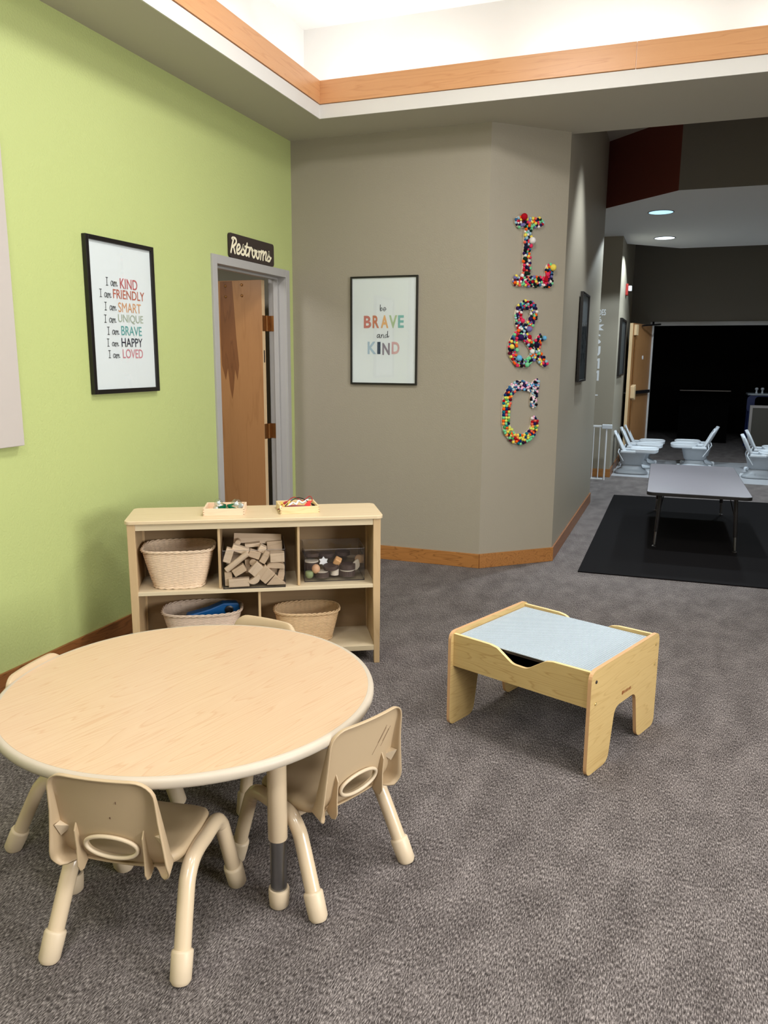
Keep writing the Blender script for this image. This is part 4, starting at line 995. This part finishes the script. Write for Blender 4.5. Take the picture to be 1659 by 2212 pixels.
# =================================================================== CHILD CHAIRS
def make_chair(label, loc, rz):
    root = empty('child_chair', label, 'chair', loc, rz, 'child chairs around the round table')
    HC = (0.0, 0.324); HA, HB = 0.066, 0.030       # grip hole
    Z0, Z1, HW = 0.262, 0.527, 0.143
    def sdf(x, z):
        cz = (Z0 + Z1) / 2; t = (z - Z0) / (Z1 - Z0)
        hw = HW - 0.012 * t; hz = (Z1 - Z0) / 2; r = 0.045 if z > cz else 0.03
        dx = abs(x) - hw + r; dz = abs(z - cz) - hz + r
        return math.hypot(max(dx, 0), max(dz, 0)) + min(max(dx, dz), 0) - r
    def out(t):
        c, s = math.cos(t), math.sin(t); a, b = 0.01, 0.4
        for _ in range(30):
            m = (a + b) / 2
            if sdf(HC[0] + c * m, HC[1] + s * m) > 0: b = m
            else: a = m
        return (HC[0] + c * a, HC[1] + s * a)
    def plate_y(x, z):
        t = (z - 0.262) / 0.265
        y = -0.128 - 0.062 * max(t, 0) ** 1.05 - 0.016 * (1 - (x / 0.145) ** 2)
        if z < 0.315: y += (0.315 - z) ** 2 * 7.0
        return y
    N = 112
    base_t = [2 * PI * k / N for k in range(N)]
    O = [out(t) for t in base_t]
    Hh = [(HC[0] + HA * math.cos(t) , HC[1] + HB * math.sin(t) * (1.0 if math.sin(t) > 0 else 1.1)) for t in base_t]
    loops = []
    for (x, z) in Hh: pass
    loops.append([(x, plate_y(x, z) - 0.010, z) for x, z in Hh])
    loops.append([(x, plate_y(x, z) - 0.004, z) for x, z in Hh])
    for k in range(0, 8):
        f = k / 7
        loops.append([(h[0] + (o[0] - h[0]) * f * 0.97, plate_y(h[0] + (o[0] - h[0]) * f * .97, h[1] + (o[1] - h[1]) * f * .97), h[1] + (o[1] - h[1]) * f * 0.97) for h, o in zip(Hh, O)])
    def skirt(x, z):
        t = max(0.0, min(1.0, (Z1 - z) / (Z1 - Z0)))
        side = min(1.0, max(0.0, (abs(x) - 0.09) / 0.03))
        return 0.009 + side * 0.044 * t ** 1.3
    loops.append([(o[0], plate_y(o[0], o[1]) - 0.003, o[1]) for o in O])
    for f in (0.35, 0.7, 1.0):
        loops.append([(o[0] * (1 + f * (0.02 + 0.08 * max(0.0, (0.42 - o[1]) / 0.16))), plate_y(o[0], o[1]) - 0.003 - skirt(*o) * f, o[1] - skirt(*o) * f * (0.08 if o[1] < 0.4 else 0.0)) for o in O])
    bk = MB().loft(loops, False, False).build('backrest', M['beige_shell'], root, smooth=50, solid=0.004, solid_off=0)
    MB().tube([(x * 1.03, plate_y(x, z) - 0.008, 0.324 + (z - 0.324) * 1.06) for x, z in Hh[::2]], 0.0052, 8, closed=True).build('grip_rim', M['beige'], bk, smooth=80)
    for s in (-1, 1):
        rib = [(plate_y(.085, .385) + .002, .385), (plate_y(.085, .368) - .013, .362), (plate_y(.085, .32) - .019, .31), (-0.170, 0.262), (-0.162, 0.246), (-0.148, 0.242), (-0.128, 0.256), (plate_y(.085, .32) + .002, .32)]
        MB().prism(rib, s * 0.088 - 0.002, s * 0.088 + 0.002, 'yz').build('rib', M['beige_shell'], bk, bevel=0.001)
        yp = plate_y(.125, .363)
        MB().add([(s * .105, yp + .001, .361), (s * .136, yp - .026, .375), (s * .136, yp - .003, .333), (s * .136, yp + .004, .373)], [(0, 1, 2), (0, 3, 1), (1, 3, 2), (0, 2, 3)]).build('gusset', M['beige'], bk)
    # seat
    N = 80; loops = []
    def srr(f):
        o = []
        for k in range(N):
            t = 2 * PI * k / N; c, s = math.cos(t), math.sin(t); p = 4.5
            o.append((0.139 * f * math.copysign(abs(c) ** (2 / p), c), 0.005 + 0.128 * f * math.copysign(abs(s) ** (2 / p), s)))
        return o
    def seat_z(x, y):
        r2 = (x / .139) ** 2 + (y / .128) ** 2
        z = 0.271 + 0.005 * min(r2, 1.2)
        if y > 0.08: z -= (y - 0.08) ** 2 * 5.0
        if y < -0.09: z += (-0.09 - y) ** 2 * 5
        return z
    for f in (0.02, 0.3, 0.6, 0.82, 0.94): loops.append([(x, y, seat_z(x, y)) for x, y in srr(f)])
    loops.append([(x, y, seat_z(x, y) - 0.002) for x, y in srr(0.985)])
    loops.append([(x, y, seat_z(x, y) - 0.008) for x, y in srr(1.0)])
    loops.append([(x, y, seat_z(x, y) - 0.020) for x, y in srr(1.0)])
    MB().loft(loops, True, False).build('seat', M['beige_shell'], root, smooth=60, solid=0.004, solid_off=-1)
    # tube frame: four legs, each bent out of the rail beside the seat
    for s in (-1, 1):
        for pts in ([(s * .157, .022, .252), (s * .157, -.025, .252), (s * .1568, -.058, .243), (s * .157, -.085, .218), (s * .160, -.108, .18), (s * .174, -.182, .02)],
                    [(s * .157, .018, .252), (s * .157, .07, .255), (s * .1572, .098, .250), (s * .158, .117, .232), (s * .161, .130, .20), (s * .174, .180, .02)]):
            q = smooth_path(pts, 5)
            lg = MB().tube(q, 0.021, 18).build('leg', M['beige_metal'], root, smooth=50)
            d = (Vector(pts[-1]) - Vector(pts[-2])).normalized(); b = Vector(pts[-1])
            top = b - d * 0.052; ft = b + d * 0.018
            MB().tube([top - d * .003, top, top + d * .004, top + d * .03, ft - d * .006, Vector((ft.x, ft.y, 0.0005))], [0.0215, 0.026, 0.0272, 0.0268, 0.0262, 0.021], 18).build('foot_cap', M['beige'], lg, smooth=50)
    for (y, z, r) in ((-0.045, 0.232, 0.012), (0.085, 0.236, 0.010)):
        MB().tube([(-0.15, y, z), (0.15, y, z)], r, 12).build('crossbar', M['beige_metal'], root, smooth=50)
    return root
chair = make_chair('child chair in front with its hollow back towards us, nearest the camera', (-1.222, 1.532, 0), 0.1636)
for loc, rz, lb in (((-0.902, 1.925, 0), 1.158, 'child chair on the right of the round table, back turned with slanting scratches'),
                    ((-1.39, 2.257, 0), 3.022, 'child chair behind the round table, only its top shows before the shelf'),
                    ((-1.637, 1.837, 0), -1.442, 'child chair on the left of the round table beside the green wall')):
    cc = copy_thing(chair, loc, rz, lb)
    if 'scratches' in lb: scratched = cc

def shell_y(x, z):
    return -0.128 - 0.062 * ((z - 0.262) / 0.265) ** 1.05 - 0.016 * (1 - (x / 0.145) ** 2) - 0.0026
sw = MB()
for k in range(7):
    x0 = 0.040 + 0.007 * (k % 4) + 0.004 * k; z0 = 0.392 + 0.013 * (k % 3) + 0.005 * k; L_ = 0.022 + 0.03 * random.random()
    pts = [(x0 + L_ * t * 0.75, shell_y(x0 + L_ * t * 0.75, z0 + L_ * t * 1.3), z0 + L_ * t * 1.3) for t in (0, .25, .5, .75, 1)]
    sw.tube(pts, 0.0005, 6)
sw.build('scratch', pmat('brown_scuff', (140, 116, 90), 0.7), scratched)
sw = MB().ball((0.012, shell_y(0.012, 0.412), 0.412), 0.0024, 8, 6, (0.7, 0.3, 1.3)).ball((0.035, shell_y(0.035, 0.46), 0.46), 0.0022, 8, 6, (0.5, 0.3, 2.0))
sw.build('scuff_mark', pmat('dark_scuff', (92, 64, 48), 0.7), chair)

# =================================================================== ACTIVITY TABLE
AT = Vector((-0.208, 2.690, 0)); AU = Vector((0.364, 0.931, 0)); AW = Vector((-0.931, 0.364, 0))
at = empty('play_table', 'low yellow oak play table with a pale blue studded top on the carpet', 'table', tuple(AT), math.atan2(AW.y, AW.x) - PI)
# local frame: x runs to the right (so the table spans x -0.63..0), y to the back (0..0.58)
Lx, Dy = 0.628, 0.585
panel = [(0.0, 0.0), (0.168, 0.0), (0.205, 0.205), (0.385, 0.205), (0.422, 0.0), (Dy, 0.0), (Dy, 0.402), (0.0, 0.402)]
pr = round_corners(panel, [0.035, 0.045, 0.045, 0.045, 0.045, 0.035, 0.04, 0.04], 6)
for x0 in (-0.014, -Lx):
    o = MB().prism(pr, x0, x0 + 0.014, 'yz')
    o.m = [0, 0] + [1] * (len(o.m) - 2)
    o.build('end_panel', [M['lt_wood_y'], M['lt_edge2']], at)
for (y, nm) in ((0.018, 'front_panel'), (Dy - 0.032, 'back_panel')):
    s0 = -0.0141; s1 = -Lx + 0.0141
    prof = [(s0, 0.256), (s1, 0.256), (s1, 0.392), (-0.443, 0.390), (-0.409, 0.384), (-0.337, 0.337), (-0.275, 0.335), (-0.197, 0.386), (-0.165, 0.392), (s0, 0.394)]
    q = round_corners(prof, [0, 0, 0, 0.02, 0.04, 0.05, 0.05, 0.04, 0.02, 0], 5)
    w = MB().prism(q, y, y + 0.014, 'xz')
    for i, f in enumerate(w.f):
        if i >= 2:
            zs = [w.v[k][2] for k in f]
            if min(zs) > 0.3: w.m[i] = 1
    w.build(nm, [M['lt_wood'], M['lt_edge']], at)
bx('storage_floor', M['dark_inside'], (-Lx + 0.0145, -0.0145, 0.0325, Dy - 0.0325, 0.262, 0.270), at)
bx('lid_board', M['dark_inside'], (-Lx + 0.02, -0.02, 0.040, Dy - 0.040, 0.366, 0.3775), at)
w = MB().box(-Lx + 0.018, -0.018, 0.036, Dy - 0.036, 0.3778, 0.3805)
nx, ny = 60, 54
for i in range(nx):
    for j in range(ny):
        cx = -Lx + 0.027 + i * (Lx - 0.054) / (nx - 1); cy = 0.045 + j * (Dy - 0.09) / (ny - 1)
        r = 0.0030
        lo = [(cx + r * math.cos(2 * PI * k / 6), cy + r * math.sin(2 * PI * k / 6)) for k in range(6)]
        w.add([(p[0], p[1], 0.3805) for p in lo] + [(p[0], p[1], 0.3822) for p in lo], [tuple(range(6, 12))] + [(k, (k + 1) % 6, 6 + (k + 1) % 6, 6 + k) for k in range(6)])
w.build('studded_top', M['baseplate'], at)
for (y, z) in ((0.036, 0.357), (0.039, 0.273), (0.551, 0.357), (0.553, 0.274)):
    MB().lathe([(0.0065, 0), (0.0065, 0.002), (0.004, 0.0035)], 12).build('screw', M['dark_inside'] if (y, z) == (0.036, 0.357) else M['screw'], at, loc=(0.0, y, z), rot=(0, PI / 2, 0))
lg = MB(); put_text(lg, 'KidKraft', 0.275, 0.335, 0.236, 0.249, 0.0, 0.01)
lg.box(0.258, 0.262, -0.0003, 0.0003, 0.236, 0.250); lg.box(0.262, 0.270, -0.0003, 0.0003, 0.247, 0.250); lg.box(0.266, 0.270, -0.0003, 0.0003, 0.238, 0.247); lg.box(0.262, 0.266, -0.0003, 0.0003, 0.236, 0.239)
lg.build('printed_mark', M['brown_ink'], at, rot=(0, 0, PI / 2), loc=(0.0012, 0, 0))

# =================================================================== RUG AND GREY TABLE
rg = MB().prism([(-0.57, 5.535), (1.9, 5.60), (2.0, 9.12), (-0.578, 8.96)], 0.0, 0.008).build('floor_rug', M['rug'])
tag(rg, 'black felt rug on the carpet under the grey table', 'rug')
gt = empty('folding_table', 'low grey topped rectangular table with black legs standing on the black rug', 'table', (0.197, 7.33, 0.0), math.radians(1.0))
hw, hl = 0.381, 0.914
MB().prism(rrect(-hw + .004, hw - .004, -hl + .004, hl - .004, 0.05), 0.440, 0.4655).build('tabletop', M['grey_top'], gt)
o1 = rrect(-hw, hw, -hl, hl, 0.054); w = MB(); w.prism(o1, 0.439, 0.4645)
w.build('edge_band', M['black_edge'], gt, bevel=0.003)
for sx in (-1, 1):
    for sy in (-1, 1):
        top = Vector((sx * 0.275, sy * 0.79, 0.439)); ft = Vector((sx * 0.297, sy * 0.808, 0.012))
        k = top.lerp(ft, 0.72)
        lg = MB().tube([top, k], 0.0155, 12).build('leg', M['black_metal'], gt, smooth=40)
        MB().tube([k, top.lerp(ft, 0.965)], 0.0115, 12).build('leg_insert', M['chrome'], lg, smooth=40)
        MB().lathe([(0.013, 0), (0.018, 0.003), (0.018, 0.008), (0.010, 0.014)], 14, (ft.x, ft.y, 0.0085)).build('glide', M['chrome'], lg, smooth=40)
        if sy < 0 or True:
            MB().tube([(sx * 0.24, sy * 0.55, 0.438), top.lerp(ft, 0.45)], 0.004, 8).build('brace', M['black_metal'], lg)

# =================================================================== HIGH CHAIR BOOSTERS ON THE MAT
mat_o = MB().prism([(-0.73, 10.50), (1.9, 10.36), (2.1, 12.66), (-0.72, 12.40)], 0.0, 0.004).build('vinyl_mat', M['vinyl'])
tag(mat_o, 'pale grey vinyl mat on the carpet under the baby seats', 'mat')
def rloop(a, b, z, p=4.0, n=36, cy=0.0):
    o = []
    for k in range(n):
        t = 2 * PI * k / n; c, s = math.cos(t), math.sin(t)
        o.append((a * math.copysign(abs(c) ** (2 / p), c), cy + b * math.copysign(abs(s) ** (2 / p), s), z))
    return o
def make_booster(label, loc, rz):
    r = empty('baby_floor_seat', label, 'baby seat', loc, rz, 'baby seats on the vinyl mat')
    MB().loft([rloop(.155, .20, .0045), rloop(.165, .21, .012), rloop(.165, .21, .03), rloop(.15, .19, .045), rloop(.115, .14, .07), rloop(.10, .12, .125)]).build('base', M['hc_grey'], r, smooth=50)
    for s in (-1, 1):
        MB().loft([rloop(.022, .03, .0045, 3, 16, s * .2), rloop(.024, .034, .03, 3, 16, s * .2), rloop(.015, .022, .05, 3, 16, s * .2)]).build('foot', M['hc_white'], r, smooth=50)
    MB().box(-0.166, -0.1645, -0.05, 0.05, 0.012, 0.03).build('warning_label', M['white_metal'], r)
    MB().loft([rloop(.11, .12, .12), rloop(.125, .14, .135), rloop(.155, .175, .27), rloop(.165, .185, .285), rloop(.15, .17, .287), rloop(.11, .12, .20)]).build('seat_tub', M['hc_grey'], r, smooth=50)
    loops = []
    for k in range(9):
        t = k / 8; z = 0.25 + 0.30 * t; y = -0.10 - 0.155 * t ** 0.85; wd = 0.135 * (1 - 0.05 * t) * (math.sqrt(max(0.02, 1 - max(0, (t - 0.72) / 0.28) ** 2.4)) if t > .72 else 1)
        loops.append([(wd * math.sin(a) * 1.0, y + 0.05 * (1 - math.cos(a)), z) for a in [(-1.25 + 2.5 * i / 14) for i in range(15)]])
    MB().loft(loops, False, False, closed=False).build('backrest', M['hc_white'], r, smooth=60, solid=0.018, solid_off=0)
    tr = MB().loft([rloop(.165, .15, .285, 4, 40, .15), rloop(.19, .175, .30, 4, 40, .15), rloop(.192, .178, .335, 4, 40, .15), rloop(.18, .165, .342, 4, 40, .15), rloop(.165, .15, .332, 4, 40, .15)]).build('tray', M['hc_white'], r, smooth=50)
    for s in (-1, 1):
        MB().box(s * .175 - .018, s * .175 + .018, -0.14, 0.05, 0.285, 0.315).build('armrest', M['hc_white'], r, bevel=0.008)
        MB().tube([(s * .13, -0.16, .33), (s * .16, -0.17, .29), (s * .168, -.13, .23), (s * .165, -.10, .18)], 0.006, 8).build('strap', M['hc_white'], r, smooth=60)
    return r
b0 = make_booster('baby seat nearest us in the left row, facing right', (-0.50, 10.86, 0), -PI / 2)
for (x, y, rz, lb) in ((-0.46, 11.50, -PI / 2, 'middle baby seat of the left row, facing right'), (-0.44, 12.02, -PI / 2, 'farthest baby seat of the left row beside the open door'),
                       (0.29, 11.72, PI / 2, 'nearer of the two baby seats facing left behind the grey table'), (0.34, 12.18, PI / 2, 'farther of the two baby seats facing left behind the grey table'),
                       (1.06, 11.05, -PI / 2, 'nearer of the two baby seats cut by the right edge'), (1.16, 11.75, -PI / 2, 'farther of the two baby seats cut by the right edge')):
    copy_thing(b0, (x, y, 0), rz, lb)

# =================================================================== BABY GATE
bg = empty('baby_gate', 'white metal baby gate standing at the end of the near corridor wall', 'gate', (0, 0, 0))
GY = 10.08
MB().box(-1.70, -0.80, GY - 0.010, GY + 0.010, 0.655, 0.680).build('top_rail', M['white_metal'], bg, bevel=0.004)
MB().box(-1.70, -0.80, GY - 0.010, GY + 0.010, 0.0, 0.022).build('bottom_rail', M['white_metal'], bg, bevel=0.004)
for i in range(10):
    x = -0.935 - i * 0.078
    if x > -1.70: MB().tube([(x, GY, 0.02), (x, GY, 0.657)], 0.0065, 10).build('bar', M['white_metal'], bg, smooth=50)
MB().tube([(-0.862, GY, 0.02), (-0.862, GY, 0.657)], 0.0065, 10).build('bar', M['white_metal'], bg, smooth=50)
MB().tube([(-0.785, GY, 0.0), (-0.785, GY, 0.655)], 0.011, 12).build('latch_post', M['white_metal'], bg, smooth=50)
MB().box(-0.84, -0.72, GY - 0.022, GY + 0.022, 0.638, 0.692).build('latch', M['hc_white'], bg, bevel=0.006)

# =================================================================== WALL LETTERING, STROBE, CANS
wl = MB()
put_text(wl, 'GRADES', -1.105, -0.900, 2.015, 2.088, 10.3555, 0.02)
put_text(wl, '6', -0.990, -0.947, 1.930, 2.003, 10.3555, 0.02)
wl.add([(-1.14, 10.3555, 1.905), (-0.912, 10.3555, 1.905), (-0.957, 10.3555, 1.87), (-0.912, 10.3555, 1.835), (-1.14, 10.3555, 1.835)], [(0, 4, 3, 2, 1)])
for i, ch in enumerate('SUMMIT'):
    z1 = 1.79 - i * 0.149
    wd = 0.05 if ch == 'I' else 0.16
    put_text(wl, ch, -1.02 - wd / 2, -1.02 + wd / 2, z1 - 0.127, z1, 10.3555, 0.0)
tag(wl.build('wall_lettering', M['white_metal']), 'white lettering on the alcove wall, partly hidden by the near corridor wall', 'lettering')
fa = empty('fire_strobe', 'red fire alarm with white strobe high on the passage wall', 'alarm', (-0.7445, 11.35, 2.395), PI / 2)
MB().prism(rrect(-0.06, 0.06, -0.075, 0.075, 0.012), -0.03, 0.0, 'xz').build('body', M['red_plastic'], fa, bevel=0.004)
MB().box(-0.035, 0.035, -0.075, -0.03, -0.02, 0.05).build('strobe', M['hc_white'], fa, bevel=0.008)
for (x, y, m, lb) in ((-0.287, 8.84, 'can_emit_blue', 'lit recessed can light with a bluish lens, nearer of the two'), (-0.282, 10.67, 'can_emit', 'lit recessed can light with a white lens, farther of the two')):
    r = empty('recessed_light', lb, 'ceiling light', (x, y, 2.945), 0, 'recessed lights in the corridor ceiling')
    MB().lathe([(0.118, -0.0035), (0.118, -0.0025)], 40).build('lens', M[m], r)
    lo = [[(q * math.cos(2 * PI * k / 40), q * math.sin(2 * PI * k / 40), z) for k in range(40)] for q, z in ((0.118, -0.004), (0.128, -0.004), (0.128, 0.0), (0.118, 0.0))]
    MB().loft(lo + [lo[0]], False, False).build('trim_ring', M['trim_dark'], r)

# =================================================================== FAR DOOR
d2 = empty('door_2', None, None); struct(d2); d2['label'] = 'open birch exit door with dark push bar at the far opening'
w = MB()
w.box(-0.43, 1.95, 12.885, 13.04, 1.985, 2.04); w.box(-0.455, -0.40, 12.885, 13.04, 0, 2.04); w.box(1.92, 1.97, 12.885, 13.04, 0, 2.04)
w.build('door_frame', M['door_frame'], d2)
hx, hy = -0.425, 12.875
fx, fy = -0.655, 11.985
dv = Vector((fx - hx, fy - hy, 0)); dl = dv.length; ang = math.atan2(dv.y, dv.x)
lf = MB().box(0, dl, -0.045, 0.0, 0.012, 1.99).build('door_leaf', M['door_wood'], d2, loc=(hx, hy, 0), rot=(0, 0, ang))
lf2 = MB().box(dl + 0.0002, dl + 0.001, -0.0445, -0.0005, 0.013, 1.989).build('door_edge_strip', M['door_edge'], lf)
MB().box(0.06, dl - 0.12, 0.012, 0.045, 0.985, 1.035).build('push_bar', M['black_metal'], lf, bevel=0.006)
MB().prism(round_corners([(dl - 0.13, 0.90), (dl - 0.06, 0.93), (dl - 0.05, 1.10), (dl - 0.13, 1.13)], 0.015), 0.0005, 0.055, 'xz').build('latch_case', M['door_edge'], lf, bevel=0.004)
MB().tube([(dl - 0.09, 0.014, 1.13), (dl - 0.09, 0.014, 1.86)], 0.008, 8).build('latch_rod', M['brass'], lf)
MB().tube([(dl - 0.09, 0.014, 0.16), (dl - 0.09, 0.014, 0.90)], 0.008, 8).build('latch_rod', M['brass'], lf)
MB().box(dl - 0.15, dl - 0.05, 0.0005, 0.035, 1.82, 1.97).build('top_latch', M['door_edge'], lf, bevel=0.004)
MB().lathe([(0.03, 0), (0.03, 0.004)], 18).build('door_disc', M['white_metal'], lf, loc=(dl * 0.42, 0.0005, 1.51), rot=(-PI / 2, 0, 0))
MB().tube([(dl - 0.08, -0.045, 1.0), (dl - 0.08, -0.10, 1.0), (dl - 0.18, -0.10, 1.0)], 0.011, 10).build('lever_handle', M['chrome'], lf, smooth=60)
MB().tube([(0.55, 0.02, 1.965), (0.3, 0.10, 1.985), (0.08, 0.14, 2.0)], 0.012, 8).build('closer_arm', M['black_metal'], lf)

# =================================================================== DARK ROOM BEYOND
ct = empty('counter', 'dark counter with a thin bright front edge in the unlit room', 'counter', (0.47, 15.7, 0))
bx('cabinet', M['blackened_counter'], (-0.42, 0.42, -0.18, 0.3, 0, 0.915), ct)
bx('worktop', M['blackened_counter'], (-0.43, 0.43, -0.2, 0.3, 0.916, 0.946), ct)
bx('edge_strip', M['aluminium'], (-0.43, 0.43, -0.206, -0.2005, 0.928, 0.945), ct)
eb = empty('display_board', 'grey framed dark board standing just inside the unlit room', 'board', (1.55, 13.45, 0), 0.0)
w = MB(); w.box(-0.48, -0.44, -0.02, 0.02, 0, 0.80); w.box(0.44, 0.48, -0.02, 0.02, 0, 0.80); w.box(-0.44, 0.44, -0.02, 0.02, 0.76, 0.80); w.box(-0.44, 0.44, -0.02, 0.02, 0.10, 0.14)
w.build('frame', M['aluminium'], eb)
bx('board_face', M['chalk'], (-0.44, 0.44, -0.008, 0.008, 0.14, 0.76), eb)
tt = empty('toy_table', 'small blue table with pale top behind the grey framed board', 'table', (1.50, 15.0, 0))
MB().prism(rrect(-0.38, 0.5, -0.25, 0.25, 0.08), 0.90, 0.93).build('tabletop', M['hc_grey'], tt, bevel=0.004)
w = MB(); n = 24
outer = rrect(-0.38, 0.06, 0.62, 0.895, 0.07, 5); inner = rrect(-0.26, -0.02, 0.70, 0.88, 0.06, 5)
w.loft([[(p[0], -0.24, p[1]) for p in inner], [(p[0], -0.24, p[1]) for p in outer], [(p[0], -0.20, p[1]) for p in outer], [(p[0], -0.20, p[1]) for p in inner], [(p[0], -0.24, p[1]) for p in inner]], False, False)
w.build('apron', M['blue_plastic'], tt)
for (x, y) in ((-0.33, -0.2), (0.44, -0.2), (-0.33, 0.2), (0.44, 0.2)):
    MB().tube([(x, y, 0), (x, y, 0.9)], 0.02, 10).build('leg', M['blue_plastic'], tt)
for i, x in enumerate((-0.24, -0.15)):
    o = MB().lathe([(0.02, 0), (0.014, 0.03), (0.014, 0.05), (0.03, 0.07), (0.022, 0.095), (0.005, 0.1)], 14).build('toy_goblet', M['hc_white'], None, smooth=50)
    o.location = (1.50 + x, 14.86, 0.9305); tag(o, ('left' if i == 0 else 'right') + ' one of two small pale knobbed toys on the blue table', 'toy', 'pale toys on the blue table')
